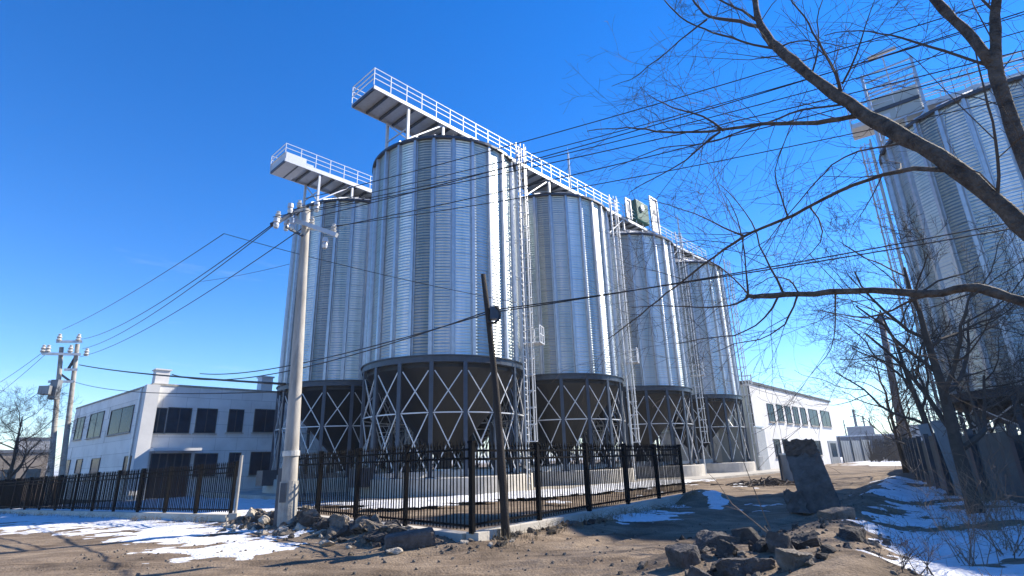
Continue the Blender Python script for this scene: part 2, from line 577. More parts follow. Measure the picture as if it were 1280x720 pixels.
def snow(poly, step, seed, label, soft=1.2, cover=0.0, thick=0.10, base=None):
    P = np.array(poly)
    lo, hi = P.min(0) - 1.5, P.max(0) + 1.5
    hf = base or gh

    def tk(x, y):
        sd = poly_sd(x, y, poly)
        n = fbm(x * 0.75, y * 1.1, seed, 5) - 0.5
        n2 = fbm(x * 3.2, y * 4.4, seed + 11, 4) - 0.5
        t = np.clip(sd / soft, -1.2, 0.75) * 0.55 + n * 1.7 + n2 * 0.9 + cover
        return np.clip(t, -0.6, 0.9) * thick
    o = grid_mesh(np.arange(lo[0], hi[0], step), np.arange(lo[1], hi[1], step), lambda x, y: hf(x, y) + tk(x, y), 'snow', M['snow'], keep=lambda x, y: tk(x, y) > -0.01)
    tag(o, label, 'snow', kind='stuff')
    return o


def gp(x, y, z=0.0):
    p = at_z(x, y, z)
    return (float(p[0]), float(p[1]))


# left drift on the dirt before the left fence
snow([gp(-60, 648, -.3), gp(120, 642, -.15), gp(330, 662), gp(420, 684), gp(412, 692), gp(340, 694), gp(290, 701), gp(215, 702), gp(190, 688), gp(240, 684), gp(150, 676), gp(60, 664), gp(-60, 664, -.2)], 0.09, 41,
     'thin snow sheet on the dirt in front of the left fence', soft=1.1, cover=-0.14, thick=0.06)
snow([gp(1085, 604), gp(1180, 604), (19.0, 22.0), (15.0, 11.0), (10.5, 4.0), (4.0, 5.0), (4.6, 8.0), gp(1085, 672), gp(1098, 640)], 0.09, 63,
     'patchy snow on the verge right of the track under the bare trees', soft=1.0, cover=-0.30, thick=0.10)
snow([gp(745, 644), gp(800, 636), gp(850, 640), gp(852, 650), gp(770, 656)], 0.07, 77, 'small snow remnant at the far end of the fence kerb', soft=0.5, cover=0.0, thick=0.05)
snow([(-28, 27), (-11.5, 21), (-8.5, 21), (-9, 27), (-15, 36), (-24, 46), (-34, 42)], 0.2, 91, 'snow lying in the yard of the white panel building', soft=2.0, cover=0.0, thick=0.09)
snow([(40, 62), (46, 60), (75, 100), (110, 160), (90, 165), (60, 100)], 0.6, 95, 'snow on the far end of the track', soft=2, cover=0.5, thick=0.1)
snow([gp(889, 622), gp(900, 621), gp(904, 635), gp(893, 636)], 0.05, 99, 'small white snow scrap on the sunlit dirt', soft=0.3, cover=0.2, thick=0.05)

# ------------------------------------------------------------------ silos
AZ = radians(43.3)
RD = np.array([sin(AZ), cos(AZ)])      # along the row
RN = np.array([cos(AZ), -sin(AZ)])     # towards the track
S0 = np.array([-4.16, 32.48])
SP = 10.53
ROT = pi / 2 - AZ                       # local +x runs along the row


def yard_h(x, y):
    return gh(x, y)


# concrete apron under the silos
pc = []
for u, w in ((-6.5, 7.6), (40, 7.6), (40, -18), (-6.5, -18)):
    p = S0 + RD * u + RN * w
    pc.append((p[0], p[1]))
ap = MB().prism(pc, -0.4, 0.13).build('yard_pavement', M['yard'])
tag(ap, kind='structure')
P0_ = S0 + RD * -7 + RN * 9
snow([tuple(S0 + RD * u + RN * w) for u, w in ((-8, 7.0), (2, 9.5), (14, 8.5), (14, 5.6), (3, 6.0), (-3, 5.2), (-8, 3))], 0.12, 123,
     'white snow on the apron between the fence and the silo row', soft=1.0, cover=-0.05, thick=0.1, base=lambda x, y: np.maximum(gh(x, y), 0.14))


def make_silo(name, R, H, Hs, nst, ncol, base_h, label, group=None, lad_az=8.0):
    t = empty(name, (0, 0, 0), label, 'silo', group=group)
    zc = base_h
    # shell: flat panels between stiffeners, tiny bulge
    mb = MB()
    n = nst * 2
    vs, fs = [], []
    nz = 2
    for k in range(n):
        a = 2 * pi * k / n
        r = R if k % 2 == 0 else R * cos(pi / nst) + 0.035
        for z in (Hs, H):
            vs.append((r * cos(a), r * sin(a), z))
    prr = random.Random(nst)
    for k in range(0, n, 2):
        tl = [prr.uniform(-.035, .035) for _ in range(2)]
        pts = []
        for j, (kk, o) in enumerate(((k, tl[0]), (k + 1, 0), ((k + 2) % n, tl[1]))):
            for zz in (0, 1):
                x_, y_, z_ = vs[kk * 2 + zz]
                q_ = 1 + o / R
                pts.append((x_ * q_, y_ * q_, z_))
        mb.add(pts, [(0, 2, 3, 1), (2, 4, 5, 3)])
    sh = mb.build('shell', M['shell'], t)
    # stiffeners
    st = MB()
    w, dp = 0.10, 0.15
    z0, z1 = Hs + 0.05, H - 0.03
    prof = [(R - 0.02, -w - 0.05), (R + 0.02, -w - 0.05), (R + 0.02, -w), (R + dp, -w * 0.7), (R + dp, w * 0.7), (R + 0.02, w), (R + 0.02, w + 0.05), (R - 0.02, w + 0.05)]
    st.prism(prof, z0, z1)
    s0 = None
    for k in range(nst):
        if k == 0:
            s0 = st.build('stiffener', M['galv_plain'], t)
            o = s0
        else:
            o = s0.copy()
            COL.objects.link(o)
            o.parent = t
        o.rotation_euler = (0, 0, 2 * pi * k / nst)
    MB().lathe([(R + 0.0, H - 0.05), (R + 0.2, H - 0.05), (R + 0.2, H + 0.10), (R + 0.0, H + 0.12)], 64, closed=True).build('eave_ring', M['dark_steel'], t)
    # roof
    rh = R * 0.47
    rb = MB().lathe([(R + 0.16, H + 0.125), (0.55, H + 0.125 + rh), (0.55, H + 0.5 + rh), (0.0, H + 0.62 + rh)], nst * 2)
    for k in range(nst):
        a = 2 * pi * k / nst
        rb.beam((cos(a) * (R + .1), sin(a) * (R + .1), H + 0.19), (cos(a) * 0.6, sin(a) * 0.6, H + 0.17 + rh), 0.07, 0.07)
    rf = rb.build('roof', M['galv_plain'], t)
    # roof edge guard rail
    er = MB()
    for k in range(24):
        a = 2 * pi * k / 24
        er.beam((cos(a) * (R + .08), sin(a) * (R + .08), H + 0.12), (cos(a) * (R + .08), sin(a) * (R + .08), H + 0.75), 0.04)
    for z in (H + 0.42, H + 0.75):
        er.lathe([(R + .06, z - .02), (R + .10, z - .02), (R + .10, z + .02), (R + .06, z + .02)], 48, closed=True)
    # skirt
    MB().lathe([(R - 0.12, Hs - 0.32), (R + 0.14, Hs - 0.32), (R + 0.14, Hs - 0.02), (R + 0.22, Hs - 0.015), (R + 0.22, Hs + 0.04), (R - 0.12, Hs + 0.04)], 64, closed=True).build('ring_beam', M['dark_steel'], t)
    zm = zc + (Hs - zc) * 0.52
    MB().lathe([(R - 0.02, zm - 0.03), (R + 0.06, zm - 0.03), (R + 0.06, zm + 0.03), (R - 0.02, zm + 0.03)], 64, closed=True).build('tie_ring', M['white_steel'], t)
    cm = MB()
    cm.box((R + 0.02, 0, (zc + Hs - 0.32) / 2), (0.10, 0.12, Hs - 0.324 - zc))
    cm.box((R + 0.10, 0, (zc + Hs - 0.32) / 2), (0.05, 0.21, Hs - 0.324 - zc))
    cm.box((R + 0.05, 0, zc + 0.02), (0.42, 0.46, 0.05))
    c0 = None
    bm_ = MB()
    da = 2 * pi / ncol
    q = 0.16 / R

    def pt(a, z, rr=R + 0.03):
        return (rr * cos(a), rr * sin(a), z)
    for za, zb in ((zm + 0.06, Hs - 0.75), (zc + 0.25, zm - 0.06)):
        for sgn, dr in ((1, 0.0), (-1, 0.035)):
            a, b = (q, da - q) if sgn > 0 else (da - q, q)
            bm_.beam(pt(a, za, R + .02 + dr), pt(b, zb, R + .02 + dr), 0.052, 0.03, up=(cos(da / 2), sin(da / 2), 0))
    b0 = None
    for k in range(ncol):
        for which in (0, 1):
            if k == 0:
                o = cm.build('column', M['blue_steel'], t) if which == 0 else bm_.build('cross_brace', M['white_steel'], t)
                if which == 0:
                    c0 = o
                else:
                    b0 = o
            else:
                o = (c0 if which == 0 else b0).copy()
                COL.objects.link(o)
                o.parent = t
            o.rotation_euler = (0, 0, da * k + da / 2)
    # hopper
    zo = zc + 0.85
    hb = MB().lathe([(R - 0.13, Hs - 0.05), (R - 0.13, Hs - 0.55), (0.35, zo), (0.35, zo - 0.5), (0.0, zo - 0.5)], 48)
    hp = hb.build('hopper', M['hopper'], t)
    ov = MB().box((0, 0, zo - 0.65), (0.75, 0.75, 0.3)).box((0.5, 0, zo - 0.65), (0.5, 0.25, 0.22)).build('outlet_gate', M['white_steel'], hp)
    # manhole bulge and streak chutes on hopper
    ch = MB()
    ch.beam((0, 0, zo - 0.8), (1.2, -0.9, zc + 0.15), 0.4, 0.4).build('discharge_spout', M['galv_plain'], hp)
    MB().lathe([(R - 0.55, -0.3), (R + 0.42, -0.3), (R + 0.42, zc - 0.04), (R + 0.38, zc), (R - 0.55, zc)], 64, closed=True).build('concrete_base', M['concrete_pale'], t)
    # ladder with cage, and rest platform
    la = radians(lad_az)
    ld = empty_part = None
    rl = R + 0.42
    ux, uy = cos(la), sin(la)
    tx, ty = -sin(la), cos(la)

    def lp(r, s, z):
        return (ux * r + tx * s, uy * r + ty * s, z)
    lm = MB()
    for s in (-0.24, 0.24):
        lm.beam(lp(rl, s, 0.15), lp(rl, s, H + 1.3), 0.07, 0.07)
    for k in range(2, int(H / 2.4)):
        for s in (-0.24, 0.24):
            if k * 2.4 > Hs:
                lm.beam(lp(R, s, k * 2.4), lp(rl, s, k * 2.4), 0.05)
    z = 0.45
    while z < H + 1.0:
        lm.beam(lp(rl, -0.24, z), lp(rl, 0.24, z), 0.045)
        z += 0.36
    lo = lm.build('ladder', M['white_steel'], t)
    cg = MB()
    z = 2.6
    while z < H + 1.2:
        prev = None
        for j in range(7):
            a = -pi / 2 + pi * j / 6
            p = lp(rl + 0.05 + 0.52 * cos(a), 0.36 * sin(a), z)
            if prev:
                cg.beam(prev, p, 0.05, 0.03)
            prev = p
        z += 0.9
    for j in (1, 2, 4, 5):
        a = -pi / 2 + pi * j / 6
        cg.beam(lp(rl + 0.05 + 0.52 * cos(a), 0.36 * sin(a), 2.6), lp(rl + 0.05 + 0.52 * cos(a), 0.36 * sin(a), H + 1.1), 0.035)
    cg.build('safety_cage', M['white_steel'], lo)
    if Hs > 6:
        pf = MB()
        zp = Hs + 1.2
        pf.box((ux * (R + .75) + tx * 0.75, uy * (R + .75) + ty * 0.75, zp), (1.1, 0.9, 0.06), la)
        for z in (zp + 0.5, zp + 1.0):
            for A, B in (((R + 1.28, .32), (R + 1.28, 1.18)), ((R + .2, 1.18), (R + 1.28, 1.18))):
                pf.beam(lp(*A, z), lp(*B, z), 0.045)
        for A in ((R + 1.28, .32), (R + 1.28, .75), (R + 1.28, 1.18), (R + .7, 1.18)):
            pf.beam(lp(*A, zp), lp(*A, zp + 1.0), 0.045)
        pf.build('rest_platform', M['white_steel'], t)
    return t


HS, HT, R1 = 6.91, 19.82, 4.62
silo0 = make_silo('grain_silo', R1, HT, HS, 26, 17, 0.95, 'tall corrugated steel silo nearest the fence corner, behind the leaning black pole', 'steel grain silos in the two-row block', lad_az=-66)
silo0.location = (S0[0], S0[1], 0.0)
silo0.rotation_euler = (0, 0, ROT)
lab_front = ['second steel silo of the front row, just right of the tallest-looking one',
             'third steel silo of the front row, below the green drive housing',
             'last steel silo of the front row, next to the two-storey white building']
lab_back = ['steel silo behind the pale concrete utility pole, at the left end of the block',
            'back-row steel silo standing behind the nearest silo', 'back-row steel silo behind the second silo', 'back-row steel silo behind the third silo']
silos = [silo0]
for i in (1, 2, 3):
    s = copy_tree(silo0)
    p = S0 + RD * SP * i
    s.location = (p[0], p[1], 0)
    s['label'] = lab_front[i - 1]
    silos.append(s)
for i in range(4):
    s = copy_tree(silo0)
    p = S0 - RN * 11.0 + RD * SP * i
    s.location = (p[0], p[1], 0)
    s['label'] = lab_back[i]
    silos.append(s)

for i in (1, 2, 3):
    s = copy_tree(silo0)
    p = S0 - RN * 22.0 + RD * SP * i
    s.location = (p[0], p[1], 0)
    s['label'] = 'third-row steel silo, the %s one along, hidden deep in the block' % ('first', 'second', 'last')[i - 1]
    silos.append(s)

# the big silo on the right
RS = np.array([26.2, 25.9])
rs = make_silo('grain_silo', 4.9, 17.85, 4.0, 28, 17, 0.6, 'large corrugated silo at the right edge, seen through bare branches', lad_az=150)
rs.location = (RS[0], RS[1], 0.05)


rs2 = copy_tree(rs)  # unseen extra silo, added only to throw shade onto the right verge
rs2.location = (31.6, 17.4, .05)
rs2['label'] = 'second large silo added unseen beyond the right edge to shade the verge'

# ------------------------------------------------------------------ catwalks
def catwalk(origin, u0, u1, w0, w1, z, label, spans, group):
    t = empty('catwalk', (origin[0], origin[1], 0), label, 'catwalk', rz=ROT, group=group)
    # local: x along the row, y = -RN
    ya, yb = -w1, -w0

    d = MB()
    d.box(((u0 + u1) / 2, (ya + yb) / 2, z + 0.02), (u1 - u0, yb - ya - 0.1, 0.05))
    d.build('deck', M['white_steel'], t)
    g = MB()
    for y in (ya, yb):
        g.box(((u0 + u1) / 2, y, z - 0.04), (u1 - u0, 0.09, 0.24))
    u = u0 + 0.05
    gb = MB()
    while u < u1:
        gb.box((u, (ya + yb) / 2, z - 0.10), (0.10, yb - ya - 0.094, 0.16))
        u += 0.95
    g.build('edge_beam', M['white_steel'], t)
    gb.build('cross_beam', M['blue_steel'], t)
    # conveyor casing along the middle
    cv = MB().box(((u0 + u1) / 2 + 1.0, (ya + yb) / 2 + 0.1, z + 0.5), (u1 - u0 - 3.0, 0.65, 0.55))
    cv.box((u0 + 2.2, (ya + yb) / 2 + 0.1, z + 0.5), (0.7, 0.8, 0.7))
    cv.build('conveyor_casing', M['galv_plain'], t)
    for y in (ya, yb):
        r = MB()
        for k, zz in enumerate((0.45, 0.8, 1.15)):
            r.beam((u0, y, z + 0.13 + zz), (u1, y, z + 0.13 + zz), 0.036)
        ro = r.build('railing', M['white_steel'], t)
        u = u0
        pm = MB().beam((0, 0, 0.0), (0, 0, 1.17), 0.045)
        first = None
        while u <= u1 + 0.01:
            if first is None:
                o = first = pm.build('rail_post', M['white_steel'], ro)
            else:
                o = first.copy()
                COL.objects.link(o)
                o.parent = ro
            o.location = (u, y, z + 0.13)
            u += (u1 - u0) / max(1, round((u1 - u0) / 1.15))
    e = MB()
    for zz in (0.45, 0.8, 1.15):
        e.beam((u0, ya, z + 0.13 + zz), (u0, yb, z + 0.13 + zz), 0.045)
    e.build('end_rail', M['white_steel'], t)
    # trestles on each silo
    zr = HT + 0.1
    for s in spans:
        legs = []
        for du in (-4.3, -1.6, 1.6, 4.3):
            zb = HT + 0.14 + max(0, (R1 - abs(du)) * 0.47 - 0.12)
            if zb > z - 0.4:
                continue
            for y in (ya + 0.1, yb - 0.1):
                legs.append(('support_leg', (s + du, y, zb), (s + du, y, z - 0.2), 0.15))
            legs.append(('diagonal_brace', (s + du, ya + 0.1, zb + 0.1), (s + du, yb - 0.1, z - 0.25), 0.07))
            legs.append(('cross_tie', (s + du, ya + 0.1, zb + 0.9), (s + du, yb - 0.1, zb + 0.9), 0.07))
        for y in (ya + 0.1, yb - 0.1):
            legs.append(('diagonal_brace', (s - 4.3, y, zr + 0.2), (s - 1.7, y, z - 0.2), 0.08))
            legs.append(('diagonal_brace', (s + 4.3, y, zr + 0.2), (s + 1.7, y, z - 0.2), 0.08))
        for nm_, p_, q_, w_ in legs:
            MB().beam(p_, q_, w_).build(nm_, M['white_steel'], t)
    return t


cw = catwalk(S0, -6.8, 36.5, -0.75, 1.65, 22.45, 'long white railed catwalk across the tops of the front row of silos', [0, SP, 2 * SP, 3 * SP], 'catwalks over the silo rows')
cw2 = catwalk(S0 - RN * 11.0, -7.0, 36.5, -0.75, 1.65, 22.4, 'white railed catwalk over the back row, jutting out above the concrete utility pole', [0, SP, 2 * SP, 3 * SP], 'catwalks over the silo rows')
# solid fascia box at the end of the second catwalk
MB().box((-6.2, -0.45, 22.62), (1.5, 2.5, 0.75)).build('end_housing', M['white_steel'], cw2)


def row_pt(u, w):
    p = S0 + RD * u + RN * w
    return (float(p[0]), float(p[1]))


# green drive with white guards on the front catwalk
x, y = row_pt(23.0, 0.9)
dr = empty('conveyor_drive', (x, y, 22.5), 'dark green drive housing between white guard panels on the front catwalk', 'conveyor drive', rz=ROT)
g = MB().box((-.3, -.3, 1.5), (2.3, 1.3, 2.1)).box((-.3, -.3, 2.62), (1.5, 0.9, 0.3)).build('housing', M['green_paint'], dr, bevel=0.08)
MB().lathe([(0.0, 0), (0.32, 0), (0.32, 0.12), (0.0, 0.16)], 20).build('fan_cover', M['white_steel'], g)
g.children[0].location = (-0.5, -.97, 1.8)
g.children[0].rotation_euler = (pi / 2, 0, 0)
for u, h, w in ((1.9, 3.7, 1.4), (-3.0, 1.9, .8)):
    gd = MB()
    gd.box((u, -0.95, h / 2), (w, 0.06, h))
    for a in (-1, 1):
        gd.box((u + a * w / 2, -0.99, h / 2), (0.14, 0.12, h))
    gd.box((u, -0.99, h), (w + .14, 0.12, 0.14))
    go = gd.build('guard_panel', M['white_steel'], dr)
    mk = MB()
    if h > 3:
        mk.add([(u - .45, -0.99, h * .52), (u + .45, -0.99, h * .52), (u + .05, -0.99, h * .72), (u - .45, -0.983, h * .52), (u + .45, -0.983, h * .52), (u + .05, -0.983, h * .72)],
               [(0, 1, 2), (5, 4, 3), (0, 3, 4, 1), (1, 4, 5, 2), (2, 5, 3, 0)])
        for k in range(3):
            mk.box((u - .4 + k * .4, -0.99, h * .38), (0.12, 0.012, 0.5))
    else:
        mk.box((u, -0.99, h * .55), (w * .5, 0.012, h * .4))
    mk.build('opening', M['dark_steel'], go)
# thin vertical mast posts on the catwalk
for u in (11.6, 30.5):
    x, y = row_pt(u, 1.62)
    m_ = empty('mast', (x, y, 22.3), 'thin white mast standing on the catwalk rail %s' % ('near the second silo' if u < 20 else 'near the last silo'), 'mast')
    MB().tube([(0, 0, 0.0), (0, 0, 3.6)], [0.11, 0.07], 8).build('pole', M['white_steel'], m_)
    MB().tube([(0, 0, 3.6), (0, 0, 4.1)], [0.02, 0.01], 6).build('tip', M['white_steel'], m_)

# conveyors under the hoppers
for w, lab in ((0.0, 'pale conveyor casing running under the hoppers of the front row'), (-11.0, 'pale conveyor casing running under the hoppers of the back row')):
    x, y = row_pt(0, w)
    cv = empty('conveyor', (x, y, 0), lab, 'conveyor', rz=ROT, group='conveyors under the silos')
    MB().box((15, 0, 0.95), (40, 0.6, 0.5)).build('casing', M['white_steel'], cv)
    lg0 = None
    for k in range(14):
        u = -4 + 3 * k
        if lg0 is None:
            lg0 = o = MB().box((0, -.25, .41), (.08, .08, .58)).box((0, .25, .41), (.08, .08, .58)).box((0, 0, .66), (.06, .6, .06)).build('support', M['white_steel'], cv)
        else:
            o = lg0.copy(); COL.objects.link(o); o.parent = cv
        o.location = (u, 0, 0)
    MB().box((-5.3, 0, 1.05), (0.9, 0.9, 0.9)).build('motor', M['dark_steel'], cv)

# right silo head tower and gallery
ht = empty('elevator_head', (0, 0, 0), 'railed tower with grey box and lamp mast on top of the right silo', 'elevator head')
pB = at_d(1097, 150, 36.5)
pC = at_d(1150, 132, 36.5)
cx, cy = (pB[0] + pC[0]) / 2, (pB[1] + pC[1]) / 2
rzt = atan2(pC[1] - pB[1], pC[0] - pB[0])
ht.location = (cx, cy, 17.4)
ht.rotation_euler = (0, 0, rzt)
for a in (-.45, .45):
    MB().box((a, .9, -8.6), (.4, .4, 17.6)).build('elevator_leg', M['galv_plain'], ht)
fr = MB()
for a in (-1.25, 1.25):
    for b in (-1.1, 1.1):
        fr.beam((a, b, 0), (a, b, 6.0), 0.14)
for z in (1.0, 2.4, 4.4, 4.9, 5.4, 5.9):
    for a, b in (((-1.25, -1.1), (1.25, -1.1)), ((1.25, -1.1), (1.25, 1.1)), ((1.25, 1.1), (-1.25, 1.1)), ((-1.25, 1.1), (-1.25, -1.1))):
        fr.beam((*a, z), (*b, z), 0.08)
for a in (-1.25, 1.25):
    fr.beam((a, -1.1, 0), (a, 1.1, 2.4), 0.07)
fr.beam((-1.25, -1.1, 0.2), (1.25, -1.1, 2.4), 0.07)
fr.beam((1.25, -1.1, 0.2), (-1.25, -1.1, 2.4), 0.07)
fr.build('frame', M['galv_plain'], ht)
MB().box((0, 0, 3.4), (2.2, 1.9, 1.6)).build('head_box', M['grey_panel'], ht)
MB().box((0, -1.0, 3.4), (2.25, 0.06, 0.22)).build('band', M['dark_steel'], ht)
lm = MB().beam((0, 0.6, 4.2), (0, 0.6, 8.0), 0.08).build('lamp_mast', M['white_steel'], ht)
MB().box((0, 0.6, 8.05), (1.5, 0.25, 0.14)).build('lamp_head', M['white_steel'], lm)
# gallery from that tower towards the right
gal = empty('catwalk', (RS[0], RS[1], 0), 'pale railed gallery along the rim of the large right silo', 'catwalk', rz=radians(-35))
g = MB().box((1.5, 0, 20.3), (15, 1.6, 0.3)).build('deck', M['white_steel'], gal)
for y in (-.8, .8):
    r = MB()
    for zz in (0.5, 0.85, 1.2):
        r.beam((-6, y, 20.4 + zz), (9, y, 20.4 + zz), 0.05)
    for k in range(14):
        r.beam((-6 + k * 15 / 13, y, 20.4), (-6 + k * 15 / 13, y, 21.6), 0.06)
    r.build('railing', M['white_steel'], gal)
for u in (-4.6, -3.4, 3.4, 4.6):
    for y in (-.7, .7):
        MB().beam((u, y, 17.95 + max(0, (4.9 - hypot(u, y)) * .47)), (u, y, 20.2), 0.12).build('support_leg', M['white_steel'], gal)


# ------------------------------------------------------------------ kerb walls and fences
def kerb(pts, w, h, label, depth=0.5):
    m = MB()
    for i, (p, q) in enumerate(zip(pts[:-1], pts[1:])):
        p, q = np.array(p, float), np.array(q, float)
        d = (q - p) / np.linalg.norm(q - p)
        n = np.array([d[1], -d[0]])
        L = np.linalg.norm(q - p)
        k = max(1, int(L / 3))
        a = p + (d * w / 2 if i else 0)
        for j in range(k):
            s, e = a + (q - a) * j / k, a + (q - a) * (j + 1) / k
            zs = gz(*s) * 0 + np.interp(0, [0, 1], [0, 1])
            g0, g1 = base_line(s), base_line(e)
            vs = []
            for P, g in ((s, g0), (e, g1)):
                for sg in (-1, 1):
                    o = P + n * sg * w / 2
                    vs += [(o[0], o[1], g - depth), (o[0], o[1], g + h)]
            m.add(vs, [(0, 2, 3, 1), (4, 5, 7, 6), (1, 3, 7, 5), (0, 4, 6, 2), (0, 1, 5, 4), (2, 6, 7, 3)])
    o = m.build('low_wall', M['concrete_pale'], None)
    return tag(o, label, 'wall')


def base_line(p):
    return -0.02 * max(0, min(40, -p[0] - 9.5))


def fence(pts, label, h, zoff, panel, pitch, post_w, name='picket_fence', skip=False):
    t = empty(name, (pts[0][0], pts[0][1], 0), label, 'fence')
    o0 = np.array([pts[0][0], pts[0][1], 0])
    for i, (p, q) in enumerate(zip(pts[:-1], pts[1:])):
        p, q = np.array(p, float), np.array(q, float)
        L = np.linalg.norm(q - p)
        n = max(1, round(L / panel))
        d = (q - p) / L
        for j in range(n + 1):
            if (j == n and i < len(pts) - 2) or (skip and j == 0):
                continue
            P = p + (q - p) * j / n
            z = base_line(P) + zoff
            b = MB().box((P[0] - o0[0], P[1] - o0[1], z + (h + .12) / 2 - .02), (post_w, post_w, h + .12), atan2(d[1], d[0]))
            b.box((P[0] - o0[0], P[1] - o0[1], z + h + .12), (post_w + .03, post_w + .03, .05), atan2(d[1], d[0]))
            b.build('post', M['black_steel'], t)
        for j in range(n):
            a, e = p + (q - p) * j / n + d * post_w / 2, p + (q - p) * (j + 1) / n - d * post_w / 2
            za, ze = base_line(a) + zoff, base_line(e) + zoff
            A = np.array([a[0] - o0[0], a[1] - o0[1], za])
            B = np.array([e[0] - o0[0], e[1] - o0[1], ze])
            for zz in (0.14, h * .86, h * .98 - .02):
                MB().beam(A + [0, 0, zz], B + [0, 0, zz], 0.035, 0.045).build('rail', M['black_steel'], t)
            k = max(2, round(np.linalg.norm(B - A) / pitch))
            m = MB()
            for s in range(1, k):
                c = A + (B - A) * s / k + np.array([random.uniform(-.006, .006), random.uniform(-.006, .006), 0])
                lean = random.uniform(-.008, .008)
                m.beam(c + [0, 0, 0.06], c + [lean, 0, h * .98 + .05], 0.025)
                m.lathe([(0.016, c[2] + h * .98 + .05), (0.026, c[2] + h * .98 + .08), (0.0, c[2] + h * .98 + .19)], 4, (c[0] + lean, c[1]))
            m.build('picket_panel', M['black_steel'], t)
    return t


kR = (6.15, 21.6)
kL = (-7.6, 19.1)
kerb([FENCE_CORNER, kR], 0.32, 0.27, 'sunlit concrete kerb wall under the right wing of the silo fence')
kL2 = (-1.05, 12.03)
kerb([kL2, kL], 0.30, 0.24, 'shaded concrete kerb wall under the left wing of the silo fence')
fence([FENCE_CORNER, kR], 'black steel picket fence wing running from the corner towards the track', 1.62, 0.27, 2.25, 0.115, 0.10)
fence([(-1.0, 11.93), kL], 'black steel picket fence wing from the corner back to the concrete utility pole', 1.68, 0.24, 2.35, 0.125, 0.09, skip=True)
lA, lB = (-9.35, 19.0), (-36.0, 38.0)
kerb([lA, lB], 0.3, 0.22, 'long pale kerb wall under the fence of the panel building')
fence([lA, lB], 'long black picket fence in front of the white panel building', 1.5, 0.22, 2.4, 0.13, 0.09)
# pale gate post at the right end of the left fence
g = empty('gate_post', (lA[0] + .22, lA[1] - .15, 0), 'slim pale post at the driveway end of the left fence', 'post')
MB().tube([(0, 0, -.1), (0, 0, 2.05)], .05, 10).build('shaft', M['pole_concrete'], g)
MB().box((0, 0, .12), (.26, .26, .3)).build('footing', M['concrete_pale'], g)

# ------------------------------------------------------------------ buildings
nW_ = None


def facade_windows(t, P0, az, rects, out, z_shift=0, mull=2, frame='frame_white', cat=None):
    """rects: (x0, y0, x1, y1) pixels on the facade plane; out: unit normal (2D) outward; t at origin P0"""
    d = np.array([sin(az), cos(az)])
    for r in rects:
        if len(r) > 4:
            u0, u1, za, zb = r[:4]
            nm = r[4]
        else:
            xa, ya, xb, yb = r
            u0, z1 = on_plane(xa, ya, P0, az)
            _, z0 = on_plane(xa, yb, P0, az)
            u1, z1b = on_plane(xb, ya, P0, az)
            za, zb, nm = z0, (z1 + z1b) / 2, mull
        um, zm = (u0 + u1) / 2, (za + zb) / 2
        w, h = abs(u1 - u0), zb - za
        if len(r) == 4 and frame == 'frame_dark' and out is nW_:
            k_ = (u1 - u0) * .07
            u0, u1 = u0 + k_, u1 - k_
            w = abs(u1 - u0)
        rz = pi / 2 - az

        def P(u, o, z):
            p = d * u + out * o
            return (p[0], p[1], z)
        fr = MB()
        for zz in (za, zb):
            fr.box(P(um, 0.02, zz), (w + .07, 0.12, 0.05), rz)
        for uu in (u0, u1):
            fr.box(P(uu, 0.021, zm), (0.05, 0.12, h - .082), rz)
        for k in range(1, nm):
            fr.box(P(u0 + (u1 - u0) * k / nm, 0.0, zm), (0.06, 0.10, h - .084), rz)
        wo = fr.build('window', M[frame], t)
        MB().box(P(um, 0.015, zm), (w - .06, 0.03, h - .06), rz).build('pane', M['glass'], wo)
        MB().box(P(um, 0.06, za - .09), (w + .3, 0.22, 0.07), rz).build('sill', M['concrete_pale'], wo)


def box_with_recess(t, corners, H, name, m, z0=-0.8):
    MB().prism(corners, z0, H).build(name, M[m], t)


# left panel building
C0 = np.array([-28.6, 43.2])
azR, azL = radians(45), radians(-49.5)
dR, dL = np.array([sin(azR), cos(azR)]), np.array([sin(azL), cos(azL)])
nR, nL = np.array([dR[1], -dR[0]]), np.array([-dL[1], dL[0]])
LB = empty('office_building', (C0[0], C0[1], 0), 'two-storey pale panel-clad building behind the left fence', 'building')
lr, ll = 26.0, 23.5
c = [(0, 0), tuple(dR * lr), tuple(dR * lr + dL * ll), tuple(dL * ll)]
HB = 8.15
MB().prism(c, -1.0, HB).build('wall', M['panel_wall'], LB)


def inset(poly, k):
    cc = np.mean(np.array(poly), 0)
    return [tuple(cc + (np.array(p) - cc) * k) for p in poly]


rf = MB().prism(inset(c, 1.004), HB + .003, HB + 0.16).build('roof', M['concrete'], LB)
MB().prism(inset(c, 0.985), HB + .163, HB + .2).build('roof_snow', M['snow'], rf)
pu, _ = on_plane(170, 480, C0, azL)
for u, side, hh, ww in ((1.6, 'L', 1.2, 1.0), (9.0, 'R', 1.2, 1.0)):
    p = (dL * u + dR * 0.9) if side == 'L' else (dR * u + dL * 0.9)
    MB().box((p[0], p[1], HB + .2 + hh / 2), (ww, ww, hh), pi / 2 - azR).box((p[0], p[1], HB + .25 + hh), (ww + .2, ww + .2, .1), pi / 2 - azR).build('roof_vent', M['white_wall'], rf)
facade_windows(LB, C0, azR, [(191, 510, 209, 541), (211, 510, 240, 541), (247, 511, 272, 541), (287, 512, 305, 540), (319, 512, 347, 540)], nR, mull=2, frame='frame_dark')
facade_windows(LB, C0, azR, [(244, 567, 272, 596), (287, 566, 301, 596), (314, 565, 342, 594)], nR, mull=2, frame='frame_dark')
facade_windows(LB, C0, azL, [(98, 522, 107, 549), (115, 516, 131, 547), (141, 510, 168, 543)], nL, mull=2, frame='frame_dark')
facade_windows(LB, C0, azL, [(83, 575, 89, 592), (97, 574, 104, 592), (116, 573, 126, 592), (157, 570, 170, 594)], nL, mull=1, frame='frame_dark')
